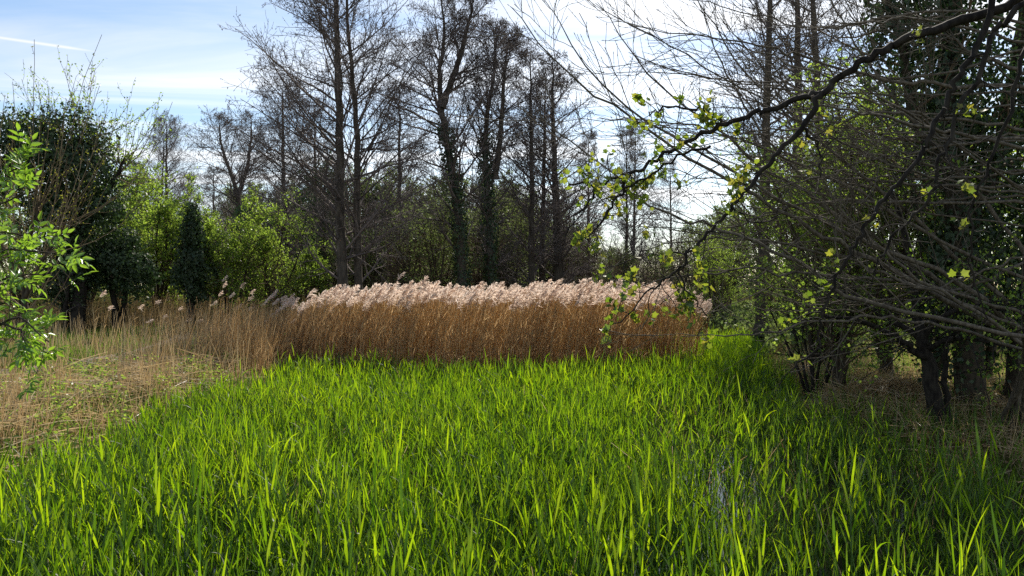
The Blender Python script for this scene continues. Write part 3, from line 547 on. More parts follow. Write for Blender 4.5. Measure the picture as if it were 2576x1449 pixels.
for vx, vy, d in ((232, 735, 22), (262, 770, 22.5), (330, 765, 24), (372, 755, 26), (398, 790, 23), (478, 800, 22), (520, 760, 24), (540, 735, 26), (560, 715, 27), (566, 740, 24), (556, 800, 20.5), (598, 745, 25), (607, 770, 23), (612, 730, 27), (650, 760, 22), (660, 785, 21), (692, 760, 21.5), (720, 755, 22), (745, 770, 20.5), (505, 815, 21), (438, 770, 25), (455, 800, 23), (545, 700, 28), (640, 800, 20), (700, 800, 19.5), (350, 800, 22), (590, 715, 28), (572, 765, 22.5), (800, 770, 19), (680, 735, 23)):
    p = P(vx, vy, d); g = max(float(gz(p[0], p[1])), 0); put_dry(p[0], p[1], max(.7, p[2] - g - .1), float(rng.uniform(-.5, .5)), LL, GL, float(rng.normal(.03, .05)))

# ------------------------------------------------------------------ green reeds of the pond
def reed_mass(m, ms, x, y, h, K, seg, wmul, lmul=1.0):
    n = len(x); ln = np.stack([-.05 + rng.normal(0, .10, n), rng.normal(0, .08, n)], -1)
    B = np.stack([x, y, np.full(n, -.05)], -1); T = B + np.stack([ln[:, 0] * h, ln[:, 1] * h, h * .82], -1)
    ms.tubes(np.stack([B, (B + T) / 2, T], 1), np.stack([np.full(n, .005), np.full(n, .004), np.full(n, .002)], 1), 3, rng.random(n))
    t = np.clip((np.arange(K)[None] + rng.random((n, K))) / K * .78 + .24, 0, 1)
    C = (B[:, None] * (1 - t[..., None]) + T[:, None] * t[..., None]).reshape(-1, 3); q = len(C)
    th = (rng.uniform(0, 6.283, (n, 1)) + np.arange(K)[None] * 3.14 + rng.normal(0, .5, (n, K))).reshape(-1)
    a = R(34) * (1.25 - t.reshape(-1) * .85) * rng.uniform(.4, 1.5, q)
    d = np.stack([np.cos(th) * np.sin(a), np.sin(th) * np.sin(a), np.cos(a)], -1); s = unit(np.stack([-np.sin(th), np.cos(th), 0 * th], -1) + .55 * rng.normal(size=(q, 3)))
    L_ = np.repeat(h, K) * rng.uniform(.17, .38, q) * lmul
    out = np.stack([np.cos(th), np.sin(th), 0 * th], -1); f = rng.random(q) ** 2.2
    bend = out * (L_ * .5 * f)[:, None] + np.stack([0 * f, 0 * f, -L_ * .40 * f], -1)
    prof = {5: [.55, 1, .95, .6, .05], 4: [.6, 1, .75, .05], 3: [.7, 1, .08]}[seg]
    m.blades(C, d, s, L_, rng.uniform(.006, .016, q) * wmul, np.clip(np.repeat(rng.random(n) * .5 + .16 * wob(x, y, .9), K) + rng.random(q) * .5, 0, 1), prof, bend)
def reed_density(x, y):
    e = in_stand(x, y); d = np.ones_like(x)
    d *= np.where(e < .96, np.clip((e - .62) / .34, 0, 1) * .30, 1)
    d *= np.where((y > 20) & (x < 4), 0, 1)
    hole = sstep(.7, 2.0, x - .04 * (y - 5)) * sstep(16.5, 13, y)       # thin, open-water side under the trees
    d *= 1 - hole * (.66 + .40 * wob(x, y, 3.3))
    d *= 1 - .62 * sstep(.05, .5, wob(x + 3, y, 2.1)) * (y < 17.5)
    return np.clip(d, 0, 1) * (pond(x, y) > -.15 * rng.random(len(x)))
bandm = ((3.6, 8.0, 160, 5, 5, 1.0), (8.0, 13.0, 160, 5, 4, 1.05), (13.0, 28.0, 120, 4, 3, 1.3))
gm, gs = MB(), MB(); near = None
for y0, y1, dens, K, seg, wm in bandm:
    W = .70 * y1 + .8; n = int(dens * 2 * W * (y1 - y0)); x = rng.uniform(-W, W, n); y = rng.uniform(y0, y1, n)
    k = (np.abs(x) < .69 * y + .7) & (rng.random(n) < reed_density(x, y)); x, y = x[k], y[k]
    h = (.72 + .10 * wob(x, y, .9)) * rng.normal(1, .16, len(x)).clip(.5, 1.45); h *= 1 - .25 * sstep(.5, -.3, pond(x, y))
    reed_mass(gm, gs, x, y, h, K, seg, wm)
sm = MB(); x, y = scatter(2600, -9, 8, 4, 18, lambda x, y: (pond(x, y) > .1) & (np.abs(x) < .69 * y) & (in_stand(x, y) > 1) & (rng.random(len(x)) < .55)); n = len(x)
d = unit(np.stack([rng.normal(.05, .45, n), rng.normal(0, .45, n), np.ones(n)], -1)); sm.blades(np.stack([x, y, 0 * x], -1), d, unit(np.cross(d, rng.normal(size=(n, 3)))), rng.uniform(.25, .75, n), rng.uniform(.005, .009, n), rng.random(n), [1, 1, .7], np.stack([rng.normal(0, .08, n), rng.normal(0, .08, n), -rng.uniform(0, .1, n)], -1))
tag(sm.build('dead_stalks', Mt['straw']), 'broken pale dead stalks scattered among the green reeds', 'stalks', kind='stuff')
o = gs.build('green_reeds', Mt['reed_stem']); tag(o, 'dense bed of fresh green reeds filling the pond', 'reeds', kind='stuff')
gm.build('leaves', Mt['reed'], o)
# the nearest shoots, one by one
def make_shoot(seed):
    r = np.random.default_rng(seed); o = thing('reed_shoot', (0, 0, 0), 'x', 'reed'); h = .85
    q = np.array([[[0, 0, -.1], [-.01, 0, .25], [-.03, .01, .5], [-.05, .02, .74]]]); m = MB(); m.tubes(q, np.array([[.005, .0045, .004, .002]]), 5, np.array([.5])); m.build('stem', Mt['reed_stem'], o, True)
    th0 = r.uniform(0, 6.28)
    for j in range(6):
        t = .25 + .72 * j / 5; c = np.array([np.interp(t, np.linspace(0, 1, 4), q[0, :, i]) for i in range(3)])[None]
        th = th0 + j * 3.14 + r.normal(0, .4); a = R(32) * (1.25 - .95 * t) * r.uniform(.6, 1.3); d = np.array([[math.cos(th) * math.sin(a), math.sin(th) * math.sin(a), math.cos(a)]])
        s = unit(np.array([[-math.sin(th), math.cos(th), 0]]) + .2 * r.normal(size=(1, 3))); L_ = r.uniform(.18, .33); f = r.random() ** 2 * (.3 if j > 3 else 1)
        m = MB(); m.blades(c, d, s, np.array([L_]), np.array([r.uniform(.012, .020)]), np.array([r.random()]), [.5, .9, 1, .9, .7, .4, .04], np.array([[math.cos(th) * L_ * .5 * f, math.sin(th) * L_ * .5 * f, -L_ * .42 * f]])); m.build('leaf', Mt['reed'], o)
    return o
SP = [make_shoot(500 + i) for i in range(6)]; us = [False] * 6; c0 = 0
GS = 'nearest green reed shoots along the bottom edge'; LS = 'fresh green reed shoot with broad upright blades in the nearest rows'
while c0 < 280:
    y = float(rng.uniform(4.0, 6.8)); x = float(rng.uniform(-.68 * y, .68 * y))
    if rng.random() > float(reed_density(np.array([x]), np.array([y]))[0]) + .12: continue
    i = int(rng.integers(6)); o = SP[i] if not us[i] else copy_tree(SP[i]); us[i] = True
    s = float(rng.uniform(.8, 1.18)); place(o, (x, y, -.02), float(rng.uniform(0, 6.28)), (s, s, s * float(rng.uniform(.9, 1.1))), LS, 'reed', GS, (float(rng.normal(0, .07)), float(rng.normal(-.05, .08)))); c0 += 1

# ------------------------------------------------------------------ west bank: dry grass, litter, weeds
notpath = lambda x, y: np.abs(x - PX(y)) > .62 + .12 * wob(x, y, 3)
wm = MB()
west = lambda x, y: (pond(x, y) < .25) & (x < -4.5) & notpath(x, y)
x, y = scatter(15000, -17, -5.0, 7, 25, lambda x, y: west(x, y) & ~((x > PX(y)) & (x < PX(y) + 1.9) & (y > 12) & (y < 19.5)) & (rng.random(len(x)) < .30 + .5 * sstep(-.3, .5, wob(x, y, 1.3)) * sstep(-9.8, -8.5, x)))
n = len(x); d = unit(np.stack([rng.normal(.05, .25, n), rng.normal(0, .25, n), np.ones(n)], -1)); L_ = rng.gamma(5, .085, n).clip(.12, 1.1) * np.where((x < -7.7) & (y < 18.3) & (y > 10), .22, 1)
wm.blades(np.stack([x, y, gz(x, y) - .02], -1), d, unit(np.cross(d, rng.normal(size=(n, 3)))), L_, rng.uniform(.006, .013, n), rng.random(n) * .75, [1, .8, .1], np.stack([rng.normal(0, .12, n), rng.normal(0, .12, n), -rng.uniform(0, .15, n)], -1))
# tall thin straws
x, y = scatter(2300, -14, -4.9, 15, 25, lambda x, y: west(x, y) & ((np.abs(x - PX(y)) > 1.0) | (y > 21)) & ((x > -8.2) | (y > 18.6)) & (rng.random(len(x)) < .75))
n = len(x); d = unit(np.stack([rng.normal(.03, .13, n), rng.normal(0, .13, n), np.ones(n)], -1))
wm.blades(np.stack([x, y, gz(x, y) - .02], -1), d, unit(np.cross(d, rng.normal(size=(n, 3)))), rng.uniform(.35, 1.35, n), rng.uniform(.006, .011, n), .2 + rng.random(n) * .8, [1, .9, .5], np.stack([rng.normal(0, .06, n), rng.normal(0, .06, n), 0 * x], -1))
x, y = scatter(9000, -9.6, -4.8, 9, 19.5, lambda x, y: west(x, y) & (x > -8.3) & (np.abs(x - PX(y)) > 1.1) & (wob(x, y, 2.2) + .35 * wob(x, y, 6) > .12))
n = len(x); d = unit(np.stack([rng.normal(.03, .16, n), rng.normal(0, .16, n), np.ones(n)], -1))
wm.blades(np.stack([x, y, gz(x, y) - .02], -1), d, unit(np.cross(d, rng.normal(size=(n, 3)))), rng.gamma(6, .09, n).clip(.2, 1.1), rng.uniform(.006, .011, n), rng.random(n) * .6, [1, .9, .4], np.stack([rng.normal(0, .06, n), rng.normal(0, .06, n), 0 * x], -1))
# fallen litter lying every way
x, y = scatter(9000, -12, -4.8, 7, 21, lambda x, y: west(x, y) & (rng.random(len(x)) < .08 + .75 * sstep(-9.4, -7.2, x)))
n = len(x); th = rng.uniform(0, 6.28, n); d = unit(np.stack([np.cos(th), np.sin(th), rng.normal(.12, .2, n)], -1))
wm.blades(np.stack([x, y, gz(x, y) + rng.uniform(0, .30, n) * np.where(x < -8, .3, 1)], -1), d, unit(np.cross(d, rng.normal(size=(n, 3)))), rng.uniform(.2, .8, n), rng.uniform(.006, .014, n), .35 + .65 * rng.random(n), [1, 1, .6], np.stack([rng.normal(0, .1, n), rng.normal(0, .1, n), -rng.uniform(0, .12, n)], -1))
tag(wm.build('dry_grass', Mt['straw']), 'straw-coloured dead grass and reed litter on the west bank', 'grass', kind='stuff')
# straw among the west bank bushes
wm2 = MB(); x, y = scatter(26000, -27, 8, 23.6, 36, lambda x, y: (pond(x, y) < 0) & (x < -3.5) & notpath(x, y) & ((wob(x, y, 1.0) > .0) & (rng.random(len(x)) < .5) | (y > 30.3)))
n = len(x); d = unit(np.stack([rng.normal(.03, .16, n), rng.normal(0, .16, n), np.ones(n)], -1)); L_ = np.where(y > 30.3, rng.uniform(.6, 1.35, n), rng.uniform(.2, .75, n))
wm2.blades(np.stack([x, y, gz(x, y) - .02], -1), d, unit(np.cross(d, rng.normal(size=(n, 3)))), L_, rng.uniform(.010, .018, n), rng.random(n) * .55, [1, .9, .3], np.stack([rng.normal(0, .1, n), rng.normal(0, .1, n), 0 * x], -1))
tag(wm2.build('tall_dry_grass', Mt['straw']), 'tall brown dead grass under the ivy bushes beyond the path', 'grass', kind='stuff')
gm2 = MB()
x, y = scatter(22000, -22, -5, 20.5, 30, lambda x, y: (pond(x, y) < -.2) & notpath(x, y) & (wob(x + 2, y, .8) > -.25))
n = len(x); d = unit(np.stack([rng.normal(0, .3, n), rng.normal(0, .3, n), np.ones(n)], -1))
gm2.blades(np.stack([x, y, gz(x, y) - .01], -1), d, unit(np.cross(d, rng.normal(size=(n, 3)))), rng.uniform(.12, .42, n), rng.uniform(.010, .018, n), rng.random(n) * .5, [1, .8, .1], np.stack([rng.normal(0, .07, n), rng.normal(0, .07, n), 0 * x], -1))
x, y = scatter(26000, -17, -5.2, 6, 26, lambda x, y: west(x, y) & (rng.random(len(x)) < .12 + .88 * sstep(1.9, .5, np.abs(x - PX(y) - .5)) + .3 * sstep(.1, .5, wob(x + 8, y, 1.1))))
n = len(x); d = unit(np.stack([rng.normal(0, .35, n), rng.normal(0, .35, n), np.ones(n)], -1))
gm2.blades(np.stack([x, y, gz(x, y) - .01], -1), d, unit(np.cross(d, rng.normal(size=(n, 3)))), rng.uniform(.06, .22, n) * np.where((x > PX(y)) & (x < PX(y) + 2.6) & (y > 12) & (y < 19.5), .22, 1), rng.uniform(.006, .012, n), rng.random(n), [1, .8, .1], np.stack([rng.normal(0, .05, n), rng.normal(0, .05, n), 0 * x], -1))
tag(gm2.build('grass', Mt['grass']), 'short green grass along the edges of the path', 'grass', kind='stuff')
nm = MB(); x, y = scatter(42000, -10.2, -5.0, 8.5, 22, lambda x, y: west(x, y) & (wob(x * 1.2 + 5, y * 1.2, 1.6) + .5 * wob(x, y, 5.3) > .14))
n = len(x); nn = rng.normal(size=(n, 3)) + [0, 0, 1.2]; nm.leaves(np.stack([x, y, gz(x, y) + .03 + .36 * rng.random(n) * np.where(x < -8.4, .3, 1)], -1), unit(rng.normal(size=(n, 3)) * [1, 1, .5]), nn, rng.uniform(.04, .085, n), rng.uniform(.025, .045, n), rng.random(n))
tag(nm.build('weeds', Mt['hawthorn']), 'small leafy green weeds coming up through the dead grass', 'weeds', kind='stuff')

um = MB(); x, y = scatter(60000, -6, 30, 23, 48, lambda x, y: (pond(x, y) < -.2) & (np.abs(x) < .75 * y) & (wob(x, y, 1.1) > -.45))
n = len(x); um.leaves(np.stack([x, y, gz(x, y) + rng.uniform(0, .75, n) ** 1.4], -1), unit(rng.normal(size=(n, 3)) + [0, 0, .5]), rng.normal(size=(n, 3)) + [0, 0, .6], rng.uniform(.08, .2, n), rng.uniform(.04, .10, n), rng.random(n))
tag(um.build('undergrowth', Mt['dull']), 'low leafy undergrowth covering the floor of the wood', 'undergrowth', kind='stuff')
# ------------------------------------------------------------------ east bank: dry grass, reed heap
em = MB(); east = lambda x, y: (pond(x, y) < .2) & (x > 4)
x, y = scatter(15000, 4.6, 13, 6.5, 24, lambda x, y: east(x, y))
n = len(x); d = unit(np.stack([rng.normal(-.05, .35, n), rng.normal(0, .35, n), np.ones(n)], -1)); L_ = rng.gamma(4, .07, n).clip(.08, .7)
em.blades(np.stack([x, y, gz(x, y) - .02], -1), d, unit(np.cross(d, rng.normal(size=(n, 3)))), L_, rng.uniform(.005, .011, n), rng.random(n) * .7, [1, .8, .1], np.stack([rng.normal(0, .1, n), rng.normal(0, .1, n), -rng.uniform(0, .1, n)], -1))
x, y = scatter(5000, 5.0, 12, 7, 20, lambda x, y: east(x, y)); n = len(x); th = rng.uniform(0, 6.28, n); d = unit(np.stack([np.cos(th), np.sin(th), rng.normal(.08, .15, n)], -1))
em.blades(np.stack([x, y, gz(x, y) + rng.uniform(0, .16, n)], -1), d, unit(np.cross(d, rng.normal(size=(n, 3)))), rng.uniform(.08, .4, n), rng.uniform(.005, .013, n), .05 + .75 * rng.random(n), [1, 1, .6], np.stack([rng.normal(0, .08, n), rng.normal(0, .08, n), -rng.uniform(0, .08, n)], -1))
x, y = scatter(16000, 4.4, 13, 6.5, 24, lambda x, y: east(x, y)); n = len(x); em.leaves(np.stack([x, y, gz(x, y) + .01 + .03 * rng.random(n)], -1), unit(rng.normal(size=(n, 3)) * [1, 1, .25]), rng.normal(size=(n, 3)) * .5 + [0, 0, 1], rng.uniform(.03, .08, n), rng.uniform(.02, .05, n), rng.random(n) * .4)
tag(em.build('dead_grass', Mt['straw']), 'orange-brown dead grass and straw on the shaded east bank', 'grass', kind='stuff')
em = MB(); x, y = scatter(15000, 4.4, 13, 6.5, 22, lambda x, y: east(x, y) & (wob(x, y, 1.2) > -.2)); n = len(x); d = unit(np.stack([rng.normal(0, .3, n), rng.normal(0, .3, n), np.ones(n)], -1))
em.blades(np.stack([x, y, gz(x, y) - .01], -1), d, unit(np.cross(d, rng.normal(size=(n, 3)))), rng.uniform(.08, .42, n), rng.uniform(.006, .014, n), rng.random(n), [1, .8, .1], np.stack([rng.normal(0, .06, n), rng.normal(0, .06, n), 0 * x], -1))
tag(em.build('bank_grass', Mt['grass']), 'thin green grass coming up on the shaded east bank', 'grass', kind='stuff')
hm = MB(); n = 3600; c = P(2235, 985, 13.6); u_ = rng.normal(0, .42, n); v_ = rng.normal(0, .35, n); k = np.exp(-(u_ ** 2 + v_ ** 2) / .5)
x = c[0] + u_ * 1.15; y = c[1] + v_; z = np.maximum(gz(x, y), 0) + k * .40 * rng.random(n) ** .5
d = unit(np.stack([u_ * .5 + rng.normal(-.15, .7, n), v_ * .6 + rng.normal(-.1, .7, n), -k * .3 + rng.normal(0, .45, n)], -1))
hm.blades(np.stack([x, y, z], -1), d, unit(np.cross(d, rng.normal(size=(n, 3)))), rng.uniform(.12, .5, n), rng.uniform(.007, .017, n), .9 * rng.random(n), [1, 1, .5], np.stack([0 * u_, 0 * u_, -rng.uniform(0, .15, n)], -1))
tag(hm.build('reed_heap', Mt['straw'], origin=(c[0], c[1], 0.2)), 'heap of fallen dead reeds on the bank behind the small trunk', 'reed heap', kind='stuff')

# ------------------------------------------------------------------ east side: ivy-clad tree, sallow, hawthorns
bb = np.array([7.5, 13.2, float(gz(7.5, 13.2)) - .05]); o = thing('ivy_tree', bb, 'big ivy-clad tree filling the eastern edge, dark trailing leaves to the ground', 'tree')
r = np.random.default_rng(601); tm, im, cm = MB(), MB(), MB()
limbs = [[(0, 0, 0), (-.1, 0, 2), (-.35, 0, 4.5), (-.3, 0, 7), (-.5, 0, 10)], [(-.1, 0, 2.6), (.6, .2, 4.2), (1.1, .3, 6.5), (1.4, .2, 9)], [(-.2, 0, 3.5), (-.9, -.1, 4.6), (-1.2, 0, 6.2), (-1.5, 0, 8)], [(.9, .3, 0), (1.3, .2, 3), (1.9, .2, 6), (2.1, .2, 8.5)]]
q = np.array([path_from([np.array(p) + bb for p in l], 18, .03, r) for l in limbs]); rad = np.array([.24, .14, .11, .2])[:, None] * (1 - .8 * np.linspace(0, 1, 18)) + .01
tm.tubes(q, rad, 9); tm.build('trunk', Mt['ivybark'], o, True)
for c, rd, n in (((-.2, 0, 2.2), (.75, .7, 1.9), 3600), ((-.3, 0, 5.0), (.95, .8, 1.8), 4200), ((1.0, .1, 4.2), (1.3, .9, 2.4), 5200), ((-1.1, 0, 6.3), (.8, .7, 1.6), 2600), ((1.8, .2, 1.8), (1.1, .8, 1.9), 3800), ((.2, 0, 7.6), (1.5, 1.0, 1.7), 4200), ((2.4, .2, 5.6), (1.2, .9, 2.2), 3600)):
    blob_leaves(im, r, n, bb + np.array(c), rd, (.06, .12), .35, .7, .30)
im.build('ivy', Mt['ivy'], o)
b1, r1 = grow(q, rad, 12, .15, .95, R(60), R(15), lambda t: 1.9 + 0 * t, 8, .02, .12, .35, .006, r=r, rmax=.035); cm.tubes(b1, r1, 4)
b2, r2 = grow(b1, r1, 6, .2, 1, R(45), R(15), lambda t: .8 + 0 * t, 5, .02, .14, .55, .005, r=r, rmax=.012); cm.tubes(b2, r2, 3); cm.build('crown', Mt['browntwig'], o)

# fallen sallow: long stems fanning from the bank
bb = np.array([6.9, 11.2, float(gz(6.9, 11.2)) - .05]); o = thing('sallow_tree', bb, 'sprawling bare sallow, long thin stems fanning out over the pond from the east bank', 'tree')
r = np.random.default_rng(602)
S_ = [  # view-plane control points with distance, drawn from the base outwards; radius at the butt
 ([(2576, 860, 10.6), (2357, 740, 10.2), (2182, 645, 9.9), (2057, 587, 9.8), (1932, 515, 9.6), (1750, 400, 9.5), (1560, 285, 9.4), (1400, 160, 9.3), (1290, 10, 9.2)], .060),
 ([(2576, 845, 10.9), (2395, 700, 10.5), (2257, 645, 10.3), (2157, 600, 10.2), (2045, 542, 10.1), (1860, 440, 10), (1640, 320, 9.9), (1470, 175, 9.8), (1390, 20, 9.8)], .062),
 ([(2570, 830, 11), (2370, 710, 11), (2200, 610, 11), (2000, 470, 11), (1800, 330, 11), (1640, 190, 11), (1500, 10, 11)], .058),
 ([(2576, 800, 11.2), (2400, 640, 11.2), (2200, 470, 11.2), (2000, 300, 11.2), (1850, 150, 11.2), (1730, -40, 11.2)], .055),
 ([(2576, 845, 9.4), (2300, 790, 9.2), (2120, 735, 9.0), (1960, 640, 9), (1800, 570, 9), (1640, 520, 9), (1470, 380, 9), (1340, 270, 9)], .046),
 ([(2576, 510, 11.5), (2407, 512, 11.2), (2207, 507, 10.8), (2082, 510, 10.6), (1982, 522, 10.4), (1870, 560, 10.2), (1760, 580, 10), (1600, 560, 9.8)], .036),
 ([(2576, 468, 11.8), (2380, 470, 11.6), (2232, 460, 11.4), (2082, 447, 11.2), (1932, 450, 11), (1760, 440, 10.9), (1580, 400, 10.8)], .034),
 ([(2576, 220, 10.5), (2402, 215, 10.4), (2307, 213, 10.3), (2232, 202, 10.2), (2152, 185, 10.2), (2007, 140, 10.1), (1932, 125, 10), (1750, 90, 10), (1570, 60, 10)], .046),
 ([(2576, 185, 12), (2470, 142, 12), (2382, 95, 12), (2292, 42, 12), (2200, -10, 12)], .055),
 ([(2576, 880, 10), (2400, 830, 9.6), (2260, 800, 9.3), (2150, 800, 9), (2000, 820, 8.8), (1860, 845, 8.7), (1720, 840, 8.6)], .034),
 ([(2576, 790, 10.4), (2380, 730, 10), (2200, 705, 9.8), (2020, 690, 9.6), (1850, 680, 9.5), (1700, 700, 9.4), (1560, 730, 9.4)], .036),
 ([(2560, 820, 11.4), (2330, 690, 11.4), (2150, 560, 11.4), (1990, 420, 11.4), (1880, 280, 11.4), (1800, 120, 11.4), (1760, 0, 11.4)], .048),
 ([(2576, 700, 11), (2350, 600, 11), (2150, 480, 11), (1960, 390, 11), (1800, 330, 11), (1620, 300, 11), (1500, 300, 11)], .042),
 ([(2576, 640, 12), (2400, 420, 12), (2240, 240, 12), (2120, 60, 12), (2060, -60, 12)], .05),
 ([(2576, 830, 10.2), (2420, 760, 10), (2250, 700, 9.8), (2090, 640, 9.7), (1900, 600, 9.6), (1730, 610, 9.5), (1560, 640, 9.5)], .036),
 ([(2576, 350, 9.8), (2430, 360, 9.7), (2300, 385, 9.6), (2200, 400, 9.5), (2080, 440, 9.4), (1960, 470, 9.3), (1840, 470, 9.2)], .030),
 ([(2576, 60, 11), (2420, 30, 11), (2250, 40, 11), (2080, 70, 11), (1900, 40, 11), (1720, -10, 11)], .034),
 ([(2576, 870, 9.8), (2440, 780, 9.6), (2330, 715, 9.5), (2230, 640, 9.4), (2140, 550, 9.3), (2070, 440, 9.3), (2020, 330, 9.3)], .040)]
S_ = [(c_, rb_ * .54) for c_, rb_ in S_]
for k in range(24):
    y0 = r.uniform(60, 680); dd_ = r.uniform(9.3, 12.6); x1 = r.uniform(1420, 2080); fan = r.uniform(0, 1)
    y1 = y0 + (r.uniform(-760, -250) if (y0 > 420 and fan > .4) else r.uniform(-170, 120)); y1 = min(y1, 800)
    bow = r.uniform(10, 90) * (1 if r.random() < .75 else -1); mids = []
    for f_ in (0, .22, .42, .62, .82, 1): mids.append((2576 + (x1 - 2576) * f_, y0 + (y1 - y0) * f_ + bow * math.sin(3.14 * f_) + r.normal(0, 9), dd_ - .9 * f_ + r.normal(0, .05)))
    S_.append((mids, r.uniform(.008, .020)))
allq, allr = [], []
for cp, rb in S_:
    q = path_from([P(*c) for c in cp], 26, .020, r); rad = rb * (1 - np.linspace(0, 1, 26)) ** .85 + .004
    root = path_from([bb + r.normal(0, .12, 3) * [1, 1, 0], (bb + q[0]) / 2 + [.1, 0, .1], q[0]], 6, .01, r) if cp[0][1] > 600 else None
    m = MB()
    if root is not None: q2 = np.concatenate([root[:-1], q]); rd2 = np.concatenate([np.full(5, rb * 1.1), rad])
    else: q2, rd2 = np.concatenate([[q[0] + [.9, .3, -.25], ], q]), np.concatenate([[rb * 1.05], rad])
    m.tubes(q2[None], rd2[None], 7); br = m.build('branch', Mt['sallow'], o, True); allq.append(q); allr.append(rad)
    tw = MB(); b1, r1 = grow(q[None], rad[None], 17 if rb > .024 else 10, .15, .98, R(34), R(16), lambda t: 1.35 * (1.12 - t * .62) * (.6 + .8 * r.random(t.shape)), 8, .045, .12, .42, .004, flat=.8, r=r, rmax=.010); tw.tubes(b1, r1, 4)
    b2, r2 = grow(b1, r1, 6 if rb > .024 else 4, .15, .95, R(30), R(12), lambda t: .5 * (1.15 - t * .6) + 0 * t, 5, .06, .14, .55, .0028, r=r, rmax=.005); tw.tubes(b2, r2, 3)
    c, T = pts_on(b2, 3, .4, 1, r); n = len(c); q2 = np.stack([c, c + T * .016, c + T * .035], 1); tw.tubes(q2, np.stack([np.full(n, .002), np.full(n, .0055), np.full(n, .001)], 1), 3)
    tw.build('sprays', Mt['sallow'], br)

# leafy trees and saplings of the east bank
SE = shrub('hawthorn_tree', 221, 5.6, 3.0, 6, 4, (.05, .10), Mt['hawthorn'], Mt['ivybark'], '', cat='tree', n2=11, n3=7, n4=5, trunk_r=.07)
GE = 'leafy hawthorns behind the tangle'
for k, (vx, d, s, rz, lab) in enumerate(((2060, 19, 1.0, .4, 'green hawthorn behind the multi-stemmed sapling'), (2230, 17.0, 1.1, 1.7, 'green hawthorn just in front of the ivy-clad tree, above the reed heap'), (2040, 26, 1.0, 3.0, 'green hawthorn at the east end of the far green reeds'), (2340, 15.2, .95, 4.1, 'green hawthorn showing between the ivy trails'), (2110, 14.6, .85, 5.3, 'green hawthorn nearest behind the fanning stems'), (1800, 32, .6, 2.2, 'low green hawthorn beyond the far green reeds'), (2480, 16.5, .9, .9, 'green hawthorn at the eastern edge behind the dead grass'))):
    put(SE, vx, d, s, rz, lab, 'tree', GE, first=(k == 0))
# small leaning tree on the bank
bb = np.array(P(2364, 1090, 11.2)); bb[2] = float(gz(bb[0], bb[1])) - .06
o = thing('small_tree', bb, 'small tree with a dark leaning trunk on the east bank, leafy low boughs', 'tree'); r = np.random.default_rng(603)
tq = [[bb, P(2344, 975, 11.2), P(2332, 904, 11.2), P(2317, 850, 11.2), P(2302, 775, 11.3), P(2290, 640, 11.4), P(2240, 480, 11.5)], [P(2332, 904, 11.2), P(2300, 880, 11.1), P(2282, 865, 11), P(2232, 834, 10.9), P(2150, 800, 10.7), P(2060, 790, 10.5)], [P(2317, 850, 11.2), P(2360, 800, 11), P(2450, 770, 10.8), P(2540, 780, 10.6)], [bb + [.16, .1, 0], P(2378, 1000, 11.25), P(2378, 900, 11.3), P(2385, 820, 11.4), P(2420, 700, 11.5)], [P(2325, 880, 11.2), P(2400, 850, 10.8), P(2480, 860, 10.5), P(2560, 880, 10.2)], [P(2317, 850, 11.2), P(2230, 800, 11.4), P(2130, 740, 11.6), P(2030, 720, 11.8)]]
q = np.array([path_from(t, 16, .012, r) for t in tq]); rad = np.array([.115, .05, .045, .05, .04, .04])[:, None] * (1 - .8 * np.linspace(0, 1, 16)) + .006
m = MB(); m.tubes(q[:1], rad[:1], 9); m.build('trunk', Mt['darkbark'], o, True)
for k in range(1, 6):
    m = MB(); m.tubes(q[k:k + 1], rad[k:k + 1], 7); m.build('bough', Mt['darkbark'], o, True)
cm, lm = MB(), MB(); b1, r1 = grow(q, rad, 13, .3, 1, R(48), R(15), lambda t: .95 + 0 * t, 7, .0, .13, .4, .005, flat=.6, r=r, rmax=.014); cm.tubes(b1, r1, 4)
b2, r2 = grow(b1, r1, 6, .15, 1, R(42), R(15), lambda t: .38 + 0 * t, 4, .0, .16, .5, .003, r=r, rmax=.006); cm.tubes(b2, r2, 3); cm.build('crown', Mt['darkbark'], o)
c, T = pts_on(b2, 5, .1, 1, r); n = len(c); lm.leaves(c + r.normal(0, .02, (n, 3)), unit(T * .4 + r.normal(size=(n, 3)) * .8), r.normal(size=(n, 3)) + [0, 0, .8], r.uniform(.035, .075, n), r.uniform(.03, .055, n), r.random(n)); lm.build('foliage', Mt['hawthorn'], o)
# multi-stemmed sapling in the water
bb = np.array(P(2050, 1010, 15.0)); bb[2] = -.1; o = thing('sapling', bb, 'dark multi-stemmed sapling rising out of the reeds in the water', 'tree'); r = np.random.default_rng(604)
m = MB(); st = []
for k in range(7):
    e = P(2050 + (-120, -80, -45, -10, 30, 70, 100)[k], 800 + r.uniform(-60, 40), 15 + r.normal(0, .3)); st.append(path_from([bb + r.normal(0, .05, 3) * [1, 1, 0], bb * .55 + e * .45 + [0, 0, .06], e], 10, .012, r))
q = np.array(st); rad = .032 * (1 - .8 * np.linspace(0, 1, 10)) * np.ones((7, 1)) + .005
for k in range(7):
    m = MB(); m.tubes(q[k:k + 1], rad[k:k + 1], 6); m.build('stem', Mt['darkbark'], o, True)
cm, lm = MB(), MB(); b1, r1 = grow(q, rad, 9, .4, 1, R(35), R(14), lambda t: .9 + 0 * t, 6, .05, .1, .5, .005, r=r, rmax=.012); cm.tubes(b1, r1, 3); cm.build('crown', Mt['darkbark'], o)
c, T = pts_on(b1, 8, .2, 1, r); n = len(c); lm.leaves(c + r.normal(0, .03, (n, 3)), unit(T * .4 + r.normal(size=(n, 3)) * .8), r.normal(size=(n, 3)) + [0, 0, .6], r.uniform(.04, .08, n), r.uniform(.03, .055, n), r.random(n)); lm.build('foliage', Mt['hawthorn'], o)

